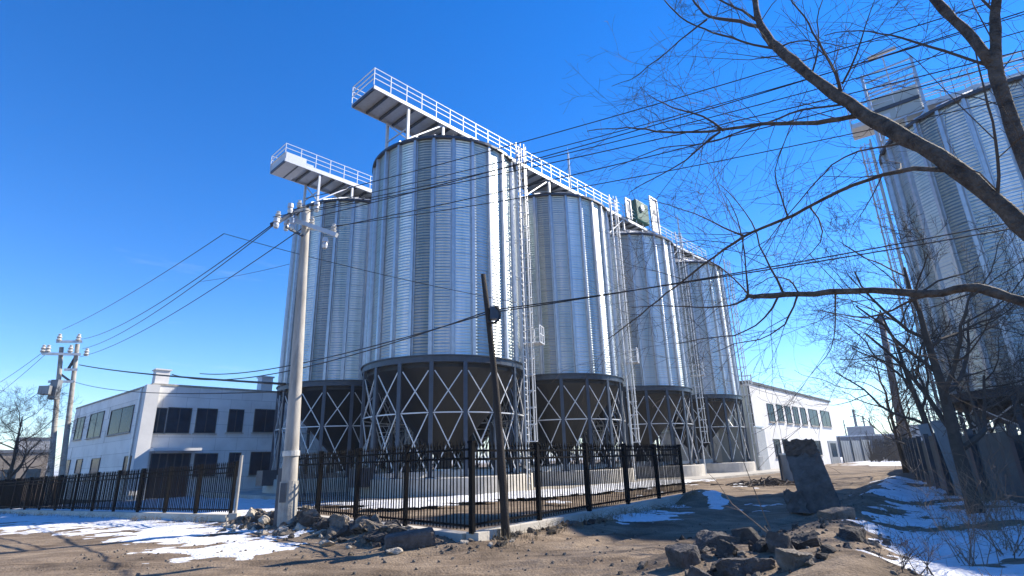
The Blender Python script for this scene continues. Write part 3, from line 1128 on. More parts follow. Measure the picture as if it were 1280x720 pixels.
# glazed entrance
u0, z1 = on_plane(190, 567, C0, azR)
u1, _ = on_plane(238, 567, C0, azR)
d_ = MB()
um = (u0 + u1) / 2
pp = dR * um + nR * 0.02
d_.box((pp[0], pp[1], (z1 - .5) / 2 + .0), (u1 - u0, 0.08, z1 + .5), pi / 2 - azR)
do = d_.build('door', M['glass'], LB)
fm = MB()
for k in range(6):
    q = dR * (u0 + (u1 - u0) * k / 5) + nR * 0.07
    fm.box((q[0], q[1], (z1 - .5) / 2), (0.09, 0.07, z1 + .5), pi / 2 - azR)
fm.build('door_frame', M['frame_dark'], do)
cp_ = dR * um + nR * 0.9
MB().box((cp_[0], cp_[1], z1 + .25), (u1 - u0 + .6, 1.8, 0.2), pi / 2 - azR).build('canopy', M['white_wall'], LB)
# corner pilaster and downpipe
q = nR * .06 + nL * .06
MB().box((q[0], q[1], HB / 2), (0.9, 0.9, HB - .02), pi / 2 - azR).build('corner_pilaster', M['white_wall'], LB)
q = dL * 2.3 + nL * .12
MB().tube([(q[0], q[1], 0), (q[0], q[1], HB)], .08, 8).build('downpipe', M['galv_plain'], LB)

# white two-storey building on the right
C1 = np.array([25.0, 58.9])
azW = radians(41)
dW = np.array([sin(azW), cos(azW)])
nW = np.array([dW[1], -dW[0]])
dG = -nW
nW_ = nW
WB = empty('workshop_building', (C1[0], C1[1], 0), 'white two-storey building with dark roof edge beyond the last silo', 'building')
uf, _ = on_plane(1048, 560, C1, azW)
_, zt = on_plane(952, 483, C1, azW)
_, zt2 = on_plane(1038, 501, C1, azW)
zt = max(zt, 7.5)
lw = max(18, uf)
c = [(0, 0), tuple(dW * lw), tuple(dW * lw + dG * 11), tuple(dG * 11)]
MB().prism(c, -.6, zt).build('wall', M['white_wall'], WB)
MB().prism(inset(c, 1.025), zt + .003, zt + .28).build('roof', M['roof_dark'], WB)
# grey-green gable cladding
gm = dG * 5.6 - dW * .05
MB().box((gm[0], gm[1], zt * .72), (0.1, 10.6, zt * .5), pi / 2 - azW).build('gable_cladding', M['grey_panel'], WB)
q = dG * .1 - dW * .06
MB().box((q[0], q[1], zt * .72), (0.14, 0.2, zt * .5), pi / 2 - azW).build('corner_trim', M['roof_dark'], WB)
facade_windows(WB, C1, azW, frame='frame_dark', out=nW, mull=2, rects=[(957.5, 505, 966, 526), (969.5, 506, 977, 526), (980, 508, 987, 528), (989.5, 509, 996.5, 529), (999, 510, 1006, 530), (1009, 512, 1021, 531), (1024, 514, 1036, 532)])
facade_windows(WB, C1, azW, frame='frame_dark', out=nW, mull=2, rects=[(966, 549, 974, 571), (977, 549, 984, 570), (988, 550, 994, 569), (997, 550, 1003, 569), (1006.5, 551, 1013, 569), (1017, 551, 1025, 569)])
u0, z1 = on_plane(1034, 551, C1, azW)
u1, _ = on_plane(1045, 551, C1, azW)
um = (u0 + u1) / 2
pp = dW * um + nW * .03
do = MB().box((pp[0], pp[1], z1 / 2), (u1 - u0, .1, z1), pi / 2 - azW).build('door', M['zinc_sheet'], WB)
pp = dW * um + nW * .09
MB().box((pp[0], pp[1], z1 / 2 + .3), ((u1 - u0) * .6, .04, z1 * .6), pi / 2 - azW).build('door_glazing', M['glass'], do)

# grey shed / ribbed panels at the gable
sp_ = at_z(952, 588)
sh = empty('metal_shed', (sp_[0] - 1.2, sp_[1] - 3.2, 0), 'low grey metal shed with ribbed white side at the gable of the white building', 'shed', rz=pi / 2 - azW)
MB().box((0, 1.6, 2.1), (2.6, 3.4, 4.0)).build('body', M['grey_panel'], sh)
r = MB()
r.box((0.1, -.16, 2.0), (2.6, .1, 3.9))
for k in range(9):
    r.box((-1.1 + k * .3, -.25, 2.0), (.1, .1, 3.9))
r.build('ribbed_panel', M['white_steel'], sh)
MB().box((0, 1.6, 4.15), (2.9, 3.7, .12)).build('roof', M['galv_plain'], sh)
rr = MB()
for k in range(4):
    rr.beam((-1.6 - k * .3, -.6, 0), (-1.4 - k * .3, -.6, 1.5), .05)
rr.beam((-1.4, -.6, 1.4), (-2.6, -.6, 1.4), .05)
rr.build('handrail', M['white_steel'], sh)


# ------------------------------------------------------------------ utility poles
def ins(mb, p, h=.22, r=.07):
    mb.lathe([(0.0, p[2]), (r * .6, p[2]), (r, p[2] + h * .2), (r * .55, p[2] + h * .35), (r * .9, p[2] + h * .55), (r * .5, p[2] + h * .7), (r * .6, p[2] + h * .9), (0, p[2] + h)], 10, (p[0], p[1]))


b0 = np.array([-6.36, 16.14])
P1 = empty('utility_pole', (b0[0], b0[1], 0), 'tall pale concrete utility pole at the left end of the silo fence', 'utility pole')
topP = at_d(383.5, 262, 17.4)
tp = np.array([topP[0] - b0[0], topP[1] - b0[1], topP[2]])
MB().tube([tp * k / 8 + np.array([0, 0, -.3 if k == 0 else 0]) for k in range(9)], [0.225 - 0.0142 * k for k in range(9)], 20).build('pole', M['pole_concrete'], P1, smooth=True)
mb = MB()
mb.tube([tp * .002, tp * .13], [0.255, 0.245], 16).build('base_sleeve', M['concrete'], P1)
MB().box((-.30, .06, .75), (.12, .2, 1.7)).build('riser_pipe', M['dark_steel'], P1)
MB().tube([tp * .2, tp * .215], [0.235, 0.235], 16).build('band', M['ceramic'], P1)
MB().box(tuple(tp * .1 + np.array([-.05, -.26, 0.0])), (.16, .04, .5)).build('plate', M['dark_steel'], P1)


def armpt(x, y, d):
    p = at_d(x, y, d)
    return np.array([p[0] - b0[0], p[1] - b0[1], p[2]])


a1, a2 = armpt(359, 272, 17.6), armpt(421, 294, 16.6)
a3, a4 = armpt(340, 281, 16.2), armpt(381, 258, 18.2)
MB().beam(a1, a2, .13, .13).build('crossarm', M['white_steel'], P1)
MB().beam(a3, a4, .11, .11).build('crossarm', M['dark_steel'], P1)
MB().beam(tp * .93, tp * .93 + (a2 - a1) * .32 + np.array([0, 0, .15]), .06).build('arm_brace', M['white_steel'], P1)
MB().beam(tp * .9, a3 * .6 + tp * .37, .06).build('arm_brace', M['dark_steel'], P1)
for p in (a1 + (a2 - a1) * .06, a1 + (a2 - a1) * .5, a1 + (a2 - a1) * .93, a3 + (a4 - a3) * .15, a3 + (a4 - a3) * .8):
    m_ = MB()
    ins(m_, p + np.array([0, 0, .06]), .3, .1)
    m_.build('insulator', M['ceramic'], P1)
for p, h in ((a1 + np.array([0, 0, -.45]), .35), (a2 + np.array([-.35, 0, -.42]), .34), (a3 + np.array([.12, 0, -.1]), .3), (tp * .95 + np.array([-.35, -.2, -.35]), .42), (tp * .985 + np.array([.35, -.1, .02]), .32), (a3 + (a4 - a3) * .5 + np.array([0, 0, .05]), .34)):
    MB().lathe([(0, p[2]), (.065, p[2]), (.085, p[2] + h * .3), (.06, p[2] + h * .55), (.09, p[2] + h * .6), (.08, p[2] + h), (0, p[2] + h * 1.1)], 12, (p[0], p[1])).build('fuse_switch', M['white_steel'], P1)

# leaning timber pole
wb = at_z(633, 679)[:2]
wd = hypot(wb[0], wb[1])
wt = at_d(604, 343, wd)
W1 = empty('utility_pole', (wb[0], wb[1], 0), 'thin black timber pole leaning left in front of the nearest silo', 'utility pole')
wv = np.array([wt[0] - wb[0], wt[1] - wb[1], wt[2]])
bend = np.array([.06, 0, 0])
MB().tube([wv * k / 8 + bend * sin(pi * k / 8) + np.array([0, 0, -.3 if k == 0 else 0]) for k in range(9)], [0.098 - .0048 * k for k in range(9)], 10).build('pole', M['old_wood'], W1, smooth=True)
br = at_d(615, 392, wd) - np.array([wb[0], wb[1], 0])
MB().box((br[0] + .07, br[1] - .02, br[2]), (.22, .16, .3)).build('bracket', M['dark_steel'], W1)
m_ = MB()
m_.tube([(br[0] + .17 * cos(a) + .02, br[1] - .1, br[2] - .05 + .2 * sin(a)) for a in np.linspace(-2.4, 1.2, 12)], .03, 6)
m_.build('cable_loop', M['cable'], W1)
m_ = MB()
for k in range(70):
    a = random.uniform(0, 2 * pi)
    r = random.uniform(.05, .5)
    x, y = wb[0] + r * cos(a), wb[1] + r * sin(a) * .7
    m_.tube([(x, y, gz(x, y) - .02), (x + random.uniform(-.08, .08), y + random.uniform(-.08, .08), gz(x, y) + random.uniform(.08, .24))], [.006, .002], 3)
tag(m_.build('dry_grass', M['dry_grass']), 'tuft of dry straw grass at the foot of the black timber pole', 'grass', kind='stuff')

# far double pole on the left
hb1, hb2 = at_d(79, 600, 60), at_d(66, 600, 60)
ht1, ht2 = at_d(97, 430, 60), at_d(77, 434, 60)
HP = empty('utility_pole', (hb1[0], hb1[1], -.6), 'double concrete utility pole with platform and transformer beside the panel building', 'utility pole')
O = np.array([hb1[0], hb1[1], -.6])
hb1[2] = hb2[2] = -.6
MB().tube([hb1 - O, ht1 - O], [.24, .16], 12).build('pole', M['concrete'], HP)
MB().tube([hb2 - O, ht2 - O], [.24, .16], 12).build('pole', M['concrete'], HP)
for xa, ya, xb, yb in ((52, 442, 101, 443), (70, 427, 103, 427), (80, 462, 97, 462), (60, 477, 93, 477)):
    MB().beam(at_d(xa, ya, 59.6) - O, at_d(xb, yb, 59.6) - O, .2 if xa == 52 else .14, .2).build('crossarm', M['galv_plain'], HP)
MB().beam(at_d(85, 462, 60) - O, at_d(94, 447, 60) - O, .16).build('arm_brace', M['dark_steel'], HP)
MB().beam(at_d(72, 465, 60) - O, at_d(90, 478, 60) - O, .16).build('arm_brace', M['dark_steel'], HP)
tb = at_d(58, 488, 59.5) - O
MB().box(tuple(tb), (.9, .6, .7)).build('transformer', M['zinc_sheet'], HP)
tb = at_d(69, 487, 59.5) - O
MB().box(tuple(tb), (.6, .5, 1.6)).build('switch_box', M['pale_sheet'], HP)
for xx, yy in ((54, 438), (60, 438), (74, 424), (98, 424), (88, 438), (108, 442)):
    p = at_d(xx, yy, 59.6) - O
    m_ = MB(); ins(m_, p - np.array([0, 0, .2]), .7, .22); m_.build('insulator', M['ceramic'], HP)

# far pole on the right
rp0 = at_z(1137, 588)
rpt = at_d(1100, 393, hypot(rp0[0], rp0[1]))
RP = empty('utility_pole', (rp0[0], rp0[1], gz(rp0[0], rp0[1])), 'weathered grey pole leaning beside the track near the far fence', 'utility pole')
MB().tube([(0, 0, -.3), (rpt[0] - rp0[0], rpt[1] - rp0[1], rpt[2])], [.36, .22], 12).build('pole', M['far_dark'], RP, smooth=True)
MB().box((rpt[0] - rp0[0], rpt[1] - rp0[1] - .2, rpt[2] - .5), (1.3, .15, .15)).build('crossarm', M['far_dark'], RP)

# pole out of frame on the right that carries the wires
NB = np.array([13.5, 8.6])
NP = empty('utility_pole', (NB[0], NB[1], 0), 'concrete utility pole beyond the right edge carrying the overhead wires', 'utility pole')

# ------------------------------------------------------------------ wires
def wire(p, q, sag, r, label, n=24):
    p, q = np.array(p, float), np.array(q, float)
    pts = []
    for k in range(n + 1):
        t = k / n
        c = p + (q - p) * t
        c[2] -= sag * 4 * t * (1 - t)
        pts.append(c)
    m = MB().tube(pts, r, 6)
    o = m.build('overhead_wire', M['cable'], None, smooth=True)
    return tag(o, label, 'wire', group='overhead wires')


def pole_hit(px, py, pts_d, B=NB):
    """height on the vertical line at B where the plane of the two pixel rays crosses it"""
    a, b = ray(*px), ray(*py)
    n = np.cross(a, b)
    return EYE - (n[0] * B[0] + n[1] * B[1]) / n[2]


base = np.array([b0[0], b0[1], 0])
heights = []
wl = [((465, 235), (680, 168), a4, 'highest wire from the concrete pole passing the top of the nearest silo'),
      ((720, 172), (1280, 11), a1 + (a2 - a1) * .5, 'second wire from the concrete pole across the top of the nearest silo'),
      ((720, 208), (1280, 69), a2, 'wire from the right end of the concrete pole crossarm to the upper right'),
      ((465, 262), (903, 150), tp * .96, 'wire from just under the concrete pole top across the nearest silo shell')]
for pa, pb, st, lab in wl:
    s = base + np.array(st)
    r2 = ray(*pb)
    # plane through camera, start and pixel pb
    a = s - np.array([0, 0, EYE])
    n = np.cross(a, r2)
    z = EYE - (n[0] * NB[0] + n[1] * NB[1]) / n[2]
    heights.append(z)
    wire(s + np.array([0, 0, .3]), (NB[0], NB[1], z), 0.25, .013, lab)
for dz, st, lab in ((.55, a3, 'wire from the left arm of the concrete pole towards the upper right'), (.9, a1, 'topmost wire from the rear arm of the concrete pole to the upper right'), (-.8, tp * .9, 'wire low on the concrete pole head running right across the silos')):
    z = heights[2] + dz * 1.2
    heights.append(z)
    wire(base + np.array(st) + np.array([0, 0, .25]), (NB[0], NB[1], z), .35, .011, lab)
lw_ = [((720, 353), (1264, 272), (250, 467), 'low wire running from the panel building past the black timber pole to the right'),
       ((720, 367), (1142, 300), (215, 468), 'lowest wire under the bare branches, sagging past the black timber pole')]
for pa, pb, pl, lab in lw_:
    s = at_d(*pl, 46)
    mid = at_d(613, 391 if pl[0] == 250 else 388, wd)
    a = mid - np.array([0, 0, EYE])
    n = np.cross(a, ray(*pb))
    z = EYE - (n[0] * NB[0] + n[1] * NB[1]) / n[2]
    heights.append(z)
    sgm = MB()
    pts = []
    for k in range(21):
        t = k / 20
        c = s + (mid - s) * t
        c[2] -= (.5 if pl[0] == 250 else .9) * 4 * t * (1 - t)
        pts.append(c)
    e = np.array([NB[0], NB[1], z])
    for k in range(1, 21):
        t = k / 20
        c = mid + (e - mid) * t
        c[2] -= .12 * 4 * t * (1 - t)
        pts.append(c)
    rad = [.035 - .022 * min(1, k / 20) for k in range(41)]
    o = MB().tube(pts, rad, 6).build('overhead_wire', M['cable'], None, smooth=True)
    tag(o, lab, 'wire', group='overhead wires')
topz = max(heights) + .4
MB().tube([(0.05, 0.05, -.3), (0.05, 0.05, topz)], [.2, .13], 16).build('pole', M['pole_concrete'], NP, smooth=True)
for z in sorted(heights):
    m_ = MB().box((0, 0, z), (.3, .12, .1)); m_.build('bracket', M['dark_steel'], NP)
# wires from the concrete pole to the far double pole
fw = [((352, 281), (101, 424), a3, 'upper wire from the concrete pole down to the far double pole'),
      ((360, 302), (103, 436), a3 + (a4 - a3) * .2, 'middle wire from the concrete pole down to the far double pole'),
      ((384, 305), (100, 446), tp * .94, 'lower wire from the concrete pole down to the far double pole')]
for pa, pb, st, lab in fw:
    wire(base + np.array(st), at_d(*pb, 60), 0.7, .016, lab)
wire(at_d(280, 292, 30), at_d(78, 412, 75), .4, .02, 'thin far wire slanting down across the sky at left')
wire(at_d(280, 292, 30), at_d(645, 378, 27.4), .2, .016, 'service wire crossing the shells of the left silo and the nearest silo')
wire(at_d(250, 352, 40), at_d(362, 330, 33), .1, .012, 'short faint wire left of the concrete pole')
wire(at_d(99, 456, 59.5), at_d(356, 480, 17.3), .15, .04, 'thick dark cable from the far double pole along the panel building roof')
wire(at_d(92, 477, 59.5), at_d(358, 489, 17.3), .4, .02, 'second cable hanging just above the panel building roof')
for i, (pa, pb, dd) in enumerate((((54, 440), (-40, 500), 80), ((60, 440), (-40, 520), 80), ((66, 478), (-40, 545), 80))):
    wire(at_d(*pa, 59.5), at_d(*pb, dd), .3, .02, ['upper wire leaving the far double pole to the left', 'middle wire leaving the far double pole to the left', 'lower wire leaving the far double pole to the left'][i])


# ------------------------------------------------------------------ rocks
def roughen(bm, seed, amp):
    from mathutils import noise as mn
    o = Vector((seed * 3.7, seed * 1.3, seed * .7))
    bm.normal_update()
    for v in bm.verts:
        d = 0
        a, f = amp, 3.0
        for _ in range(4):
            d += a * mn.noise(v.co * f + o)
            a *= .55
            f *= 2.1
        v.co += v.normal * d


def rock_mesh(seed, flat=0.7, cuts=7):
    rr = random.Random(seed)
    import bmesh
    bm = bmesh.new()
    bmesh.ops.create_icosphere(bm, subdivisions=4, radius=0.5)
    for _ in range(cuts + 4):
        n = Vector((rr.gauss(0, 1), rr.gauss(0, 1), rr.gauss(0, 1))).normalized()
        dd = rr.uniform(.20, .36)
        for v in bm.verts:
            k = v.co.dot(n) - dd
            if k > 0:
                v.co -= n * k
    for v in bm.verts:
        v.co += Vector((rr.uniform(-1, 1), rr.uniform(-1, 1), rr.uniform(-1, 1))) * .012
        v.co.z *= flat
    roughen(bm, seed, .05)
    for v in bm.verts:
        v.co.z *= 1.0
    me = bpy.data.meshes.new('rock')
    bm.to_mesh(me)
    bm.free()
    return me


rock_meshes = []
for i in range(14):
    me = rock_mesh(i, random.uniform(.55, .85))
    me.materials.append([M['rock'], M['rock_dark'], M['rock_dark'], M['rock'], M['rock_pale']][i % 5])
    rock_meshes.append(me)


def rock(x, y, s, label, group=None, me=None, name='rock', sink=.25, dz=0):
    o = bpy.data.objects.new(name, me or random.choice(rock_meshes))
    COL.objects.link(o)
    o.location = (x, y, gz(x, y) + s * (.25 * 1.25 - sink * .9) + dz)
    o.rotation_euler = (random.uniform(-.4, .4), random.uniform(-.4, .4), random.uniform(0, 6.3))
    s *= 1.25
    o.scale = (s * random.uniform(.8, 1.3), s * random.uniform(.7, 1.1), s * random.uniform(.7, 1.1))
    return tag(o, label, 'rock', group)


random.seed(11)
for k in range(190):
    t = random.random()
    p = np.array([-1.6, 11.95]) * (1 - t) + np.array([-7.9, 18.3]) * t
    n = np.array([-.72, -.66])
    off = abs(random.gauss(0, .55)) + .12
    q = p + n * off
    rock(q[0], q[1], random.choice([.14, .18, .22, .28, .36, .46]) * (1.15 if off < .7 else .7), 'rough broken rubble chunk heaped along the shaded kerb of the silo fence', 'rubble along the shaded fence kerb', dz=.05 if off < .5 else 0)
for k in range(46):
    t = random.random()
    p = np.array([-1.4, 11.35]) * (1 - t) + np.array([2.2, 15.4]) * t
    off = random.uniform(.1, .75) * (1 - t * .6)
    rock(p[0] + off * .8, p[1] - off * .57, random.choice([.09, .12, .16, .22]), 'small rubble lump along the sunlit kerb near the black timber pole', 'rubble along the sunlit fence kerb')
for k in range(18):
    q = at_z(random.uniform(275, 345), random.uniform(656, 668))
    rock(q[0], q[1], random.uniform(.12, .3), 'pale stone in the loose heap at the driveway end of the left fence', 'stones by the driveway', me=rock_meshes[(4, 9, 3)[k % 3]])
# distinct chunks
ks = at_z(512, 690)
kb = MB()
kb.box((0, 0, .0), (.95, .30, .34))
ko = kb.build('kerbstone', M['slab'], None, bevel=.07)
ko.location = (ks[0], ks[1], gz(ks[0], ks[1]) + .13)
ko.rotation_euler = (.12, -.1, .25)
tag(ko, 'long grey kerbstone lying tipped among the rubble', 'kerbstone')
q = at_z(492, 694)
rock(q[0], q[1], .30, 'pale yellowish stone propped against the tipped kerbstone', me=rock_meshes[4])
q = at_z(380, 652)
rock(q[0], q[1], .62, 'flat pale boulder on top of the rubble beside the concrete pole', me=rock_meshes[9], dz=.12)
def slab_mesh(seed, dims):
    import bmesh
    rr = random.Random(seed)
    bm = bmesh.new()
    bmesh.ops.create_cube(bm, size=1.0)
    bmesh.ops.subdivide_edges(bm, edges=bm.edges[:], cuts=15, use_grid_fill=True)
    for v in bm.verts:
        v.co = Vector((v.co.x * dims[0], v.co.y * dims[1], v.co.z * dims[2]))
    for _ in range(9):
        n = Vector((rr.gauss(0, 1), rr.gauss(0, 1), rr.gauss(0, .8))).normalized()
        sup = max(v.co.dot(n) for v in bm.verts)
        dd = sup * rr.uniform(.62, .9)
        for v in bm.verts:
            k = v.co.dot(n) - dd
            if k > 0:
                v.co -= n * k
    for v in bm.verts:
        v.co += Vector((rr.uniform(-1, 1), rr.uniform(-1, 1), rr.uniform(-1, 1))) * .004
    roughen(bm, seed, .035)
    me = bpy.data.meshes.new('slab')
    bm.to_mesh(me)
    bm.free()
    return me


for i, (px, py, dims, tilt, mt, lab) in enumerate([
        (858, 706, (.5, .42, .46), (.1, -.15, .4), 'slab', 'squarish dark broken block at the left end of the foreground rubble'),
        (893, 690, (.78, .6, .46), (.05, .12, .1), 'slab', 'biggest flat-topped dark slab in the foreground rubble'),
        (936, 690, (.5, .42, .44), (-.12, -.1, -.3), 'rock_dark', 'blocky dark chunk right of the biggest foreground slab'),
        (925, 716, (.95, .5, .30), (-.1, .06, .15), 'slab', 'low wide slab at the bottom edge of the frame'),
        (978, 704, (.48, .42, .42), (.2, .3, .8), 'slab', 'bluish block next to the thin sapling'),
        (1008, 700, (.55, .4, .3), (.2, -.3, -.5), 'rock_dark', 'jagged dark stone right of the thin sapling'),
        (1050, 668, (.75, .45, .32), (.1, -.1, .5), 'rock', 'brown boulder below the broken pillar'),
        (874, 722, (.42, .36, .34), (.5, .2, 1.2), 'slab', 'tilted triangular stone under the squarish dark block'),
        (1000, 722, (.5, .4, .3), (.1, .1, .3), 'rock', 'tan stone at the bottom edge under the sapling'),
        (1068, 692, (.5, .4, .26), (.1, 0, .9), 'rock_dark', 'dark lump at the edge of the snowy verge'),
        (912, 704, (.34, .3, .3), (.4, .4, .9), 'rock_dark', 'small dark wedge between the big foreground slabs'),
        (955, 702, (.36, .3, .3), (.3, -.4, .2), 'rock_dark', 'dark gap-filling stone left of the bluish block')]):
    q = at_z(px, py, .08)
    dims = tuple(.84 * c for c in dims)
    me = slab_mesh(60 + i, dims)
    me.materials.append(M[mt])
    o = bpy.data.objects.new('rock', me)
    COL.objects.link(o)
    o.location = (q[0], q[1], gz(q[0], q[1]) + dims[2] * .14)
    o.rotation_euler = tilt
    tag(o, lab, 'rock')
random.seed(5)
for k in range(130):
    q = at_z(random.gauss(950, 75), random.uniform(668, 730), .05)
    rock(q[0], q[1], random.choice([.06, .08, .1, .14, .18]), 'small dark stone strewn between the big foreground slabs', 'stones between the foreground slabs', me=rock_meshes[random.choice([0, 1, 2, 3, 6])])
# loose gravel
m_ = MB()
for k in range(1500):
    if k % 3 == 0:
        x, y = random.uniform(-9, 6), random.uniform(8.2, 15)
    elif k % 3 == 1:
        t = random.random(); x = -1 - 7 * t + random.gauss(0, .6); y = 11.2 + 6.6 * t + random.gauss(0, .5)
    else:
        t = random.random() ** 1.3; x = 4.2 + 10 * t + random.gauss(0, .7); y = 8.6 + 14 * t + random.gauss(0, .7)
    s = random.uniform(.012, .05)
    z = gz(x, y)
    a = random.uniform(0, 6)
    vs = [(x + s * cos(a), y + s * sin(a), z - .01), (x + s * cos(a + 2.1), y + s * sin(a + 2.1), z - .01), (x + s * cos(a + 4.2), y + s * sin(a + 4.2), z - .01), (x + s * .6 * cos(a + 1), y + s * .6 * sin(a + 1), z + s * .8), (x + s * .6 * cos(a + 3.2), y + s * .6 * sin(a + 3.2), z + s * .7), (x + s * .5 * cos(a + 5), y + s * .5 * sin(a + 5), z + s * .75)]
    m_.add(vs, [(0, 1, 3), (1, 4, 3), (1, 2, 4), (2, 5, 4), (2, 0, 5), (0, 3, 5), (3, 4, 5)])
tag(m_.build('gravel', M['rock']), 'loose small gravel scattered over the dirt', 'gravel', kind='stuff')

random.seed(14)
m_ = MB()
for k in range(240):
    t = random.random()
    cx_, cy_ = 4.6 + 12 * t + random.uniform(0, 4.5), 8.2 + 15 * t + random.uniform(-2, 1)
    for j in range(random.randint(4, 11)):
        x, y = cx_ + random.gauss(0, .09), cy_ + random.gauss(0, .09)
        z = gz(x, y)
        h = random.uniform(.08, .3)
        m_.tube([(x, y, z - .02), (x + random.gauss(0, .05), y + random.gauss(0, .05), z + h * .6), (x + random.gauss(0, .14), y + random.gauss(0, .14), z + h)], [.005, .004, .0015], 3, cap=False)
for k in range(150):
    t = random.random()
    if k % 2:
        cx_, cy_ = -9.6 - 22 * t + random.gauss(0, .1), 18.8 + 15.7 * t - random.uniform(.15, .5)
    else:
        cx_, cy_ = -.7 + 6.6 * t + random.uniform(.15, .5), 11.6 + 9.4 * t - random.uniform(0, .3)
    for j in range(random.randint(3, 8)):
        x, y = cx_ + random.gauss(0, .08), cy_ + random.gauss(0, .08)
        z = gz(x, y)
        h = random.uniform(.08, .26)
        m_.tube([(x, y, z - .02), (x + random.gauss(0, .05), y + random.gauss(0, .05), z + h * .6), (x + random.gauss(0, .12), y + random.gauss(0, .12), z + h)], [.005, .004, .0015], 3, cap=False)
tag(m_.build('dry_grass', M['dry_grass']), 'dead straw grass poking through the verge snow and along the kerbs', 'grass', kind='stuff')

# ------------------------------------------------------------------ broken pillar, bin, brush pile
pb = at_z(1030, 644)
PL = empty('broken_pillar', (pb[0], pb[1], gz(pb[0], pb[1]) - .05), 'broken dark masonry pillar standing beside the track', 'pillar', rz=-.5)
rrng = random.Random(5)


def rough_block(sx0, sx1, sy, z0, z1, lean, nz=10, nx=5, jag=.05, seed=1):
    r = random.Random(seed)
    mb = MB()
    vs = []
    ring = []
    per = 4 * nx
    for k in range(nz + 1):
        t = k / nz
        z = z0 + (z1 - z0) * t
        sx = sx0 + (sx1 - sx0) * t
        for e in range(4):
            for j in range(nx):
                u = j / nx
                c = [(-1, -1), (1, -1), (1, 1), (-1, 1)]
                a, b = c[e], c[(e + 1) % 4]
                x = (a[0] + (b[0] - a[0]) * u) * sx / 2
                y = (a[1] + (b[1] - a[1]) * u) * sy / 2
                jj = jag * (1 if 0 < k else .5)
                vs.append((x + lean * t + r.uniform(-jj, jj), y + r.uniform(-jj, jj) * .5, z + (r.uniform(-.12, .1) if k == nz else 0)))
    fs = []
    for k in range(nz):
        for j in range(per):
            j2 = (j + 1) % per
            fs.append((k * per + j, k * per + j2, (k + 1) * per + j2, (k + 1) * per + j))
    top = len(vs)
    vs.append((lean, 0, z1 - .03))
    for j in range(per):
        fs.append((nz * per + j, nz * per + (j + 1) % per, top))
    return mb.add(vs, fs)


rough_block(.92, 0.80, .5, 0, 1.5, -.24, nz=14, nx=7, jag=.028, seed=3).build('shaft', M['pillar'], PL)
o = rough_block(.80, .76, .48, 0, .34, -.05, nz=5, nx=7, jag=.04, seed=8).build('top_course', M['brick_top'], PL)
o.location = (-.24, 0, 1.46)
o = rough_block(.5, .4, .5, 0, .5, -.1, nz=4, jag=.06, seed=9).build('broken_footing', M['pillar'], PL)
o.location = (-.55, -.1, 0)
bp_ = at_z(990, 603)
BN = empty('waste_bin', (bp_[0], bp_[1], gz(bp_[0], bp_[1])), 'grey open-topped metal bin behind the broken pillar', 'bin', rz=.3)
m_ = MB().lathe([(.0, 0.05), (.42, .05), (.52, 1.55), (.47, 1.55), (.38, .12), (0, .12)], 20)
m_.build('drum', M['zinc_sheet'], BN)
MB().tube([(-.55, .1, 0), (-.55, .1, 2.1)], .05, 8).build('post', M['dark_steel'], BN)
MB().lathe([(.5, 1.5), (.56, 1.5), (.56, 1.6), (.5, 1.6)], 20, closed=True).build('rim', M['galv_plain'], BN)
random.seed(21)
m_ = MB()
bq = at_z(960, 606)
for k in range(70):
    x, y = bq[0] + random.gauss(0, 1.1), bq[1] + random.gauss(0, .9)
    a = random.uniform(0, 6.3)
    L = random.uniform(.5, 2.2)
    z = gz(x, y)
    h = random.uniform(.05, .5) * max(0, 1 - hypot(x - bq[0], y - bq[1]) / 2.4)
    m_.tube([(x - L / 2 * cos(a), y - L / 2 * sin(a), z + .02), (x, y, z + h + .05), (x + L / 2 * cos(a), y + L / 2 * sin(a), z + .03)], [.035, .03, .012], 5)
tag(m_.build('brush_pile', M['twig']), 'low heap of dark cut branches on the sunlit track', 'brush pile')


# ------------------------------------------------------------------ trees
def grow(mb, p, d, L, r, depth, rnd, up=.12, n_side=5, spread=.7, kids=(3, 5), wob=.18, minr=.004):
    segs = max(3, int(L / .35)) if depth > 0 else 3
    segs = min(segs, 9)
    pts, rad = [np.array(p, float)], [r]
    dd = np.array(d, float)
    dd /= np.linalg.norm(dd)
    for k in range(segs):
        dd = dd + np.array([rnd.gauss(0, wob), rnd.gauss(0, wob), rnd.gauss(0, wob) + up * .5])
        dd /= np.linalg.norm(dd)
        pts.append(pts[-1] + dd * L / segs)
        rad.append(max(minr, r * (1 - .62 * (k + 1) / segs)))
    mb.tube(pts, rad, n_side if r > .03 else (4 if r > .012 else 3), cap=False)
    if depth <= 0:
        return pts
    for c in range(rnd.randint(*kids)):
        t = rnd.uniform(.25, 1.0)
        i = min(segs - 1, int(t * segs))
        base = pts[i] + (pts[i + 1] - pts[i]) * (t * segs - i)
        ax = pts[i + 1] - pts[i]
        ax /= np.linalg.norm(ax)
        q = np.array([rnd.gauss(0, 1), rnd.gauss(0, 1), rnd.gauss(0, 1)])
        q -= ax * (q @ ax)
        q /= max(1e-6, np.linalg.norm(q))
        nd = ax * rnd.uniform(.55, .9) + q * spread * rnd.uniform(.7, 1.2)
        grow(mb, base, nd, L * rnd.uniform(.45, .72), max(minr, rad[i] * rnd.uniform(.42, .62)), depth - 1, rnd, up, n_side, spread, kids, wob, minr)
    return pts


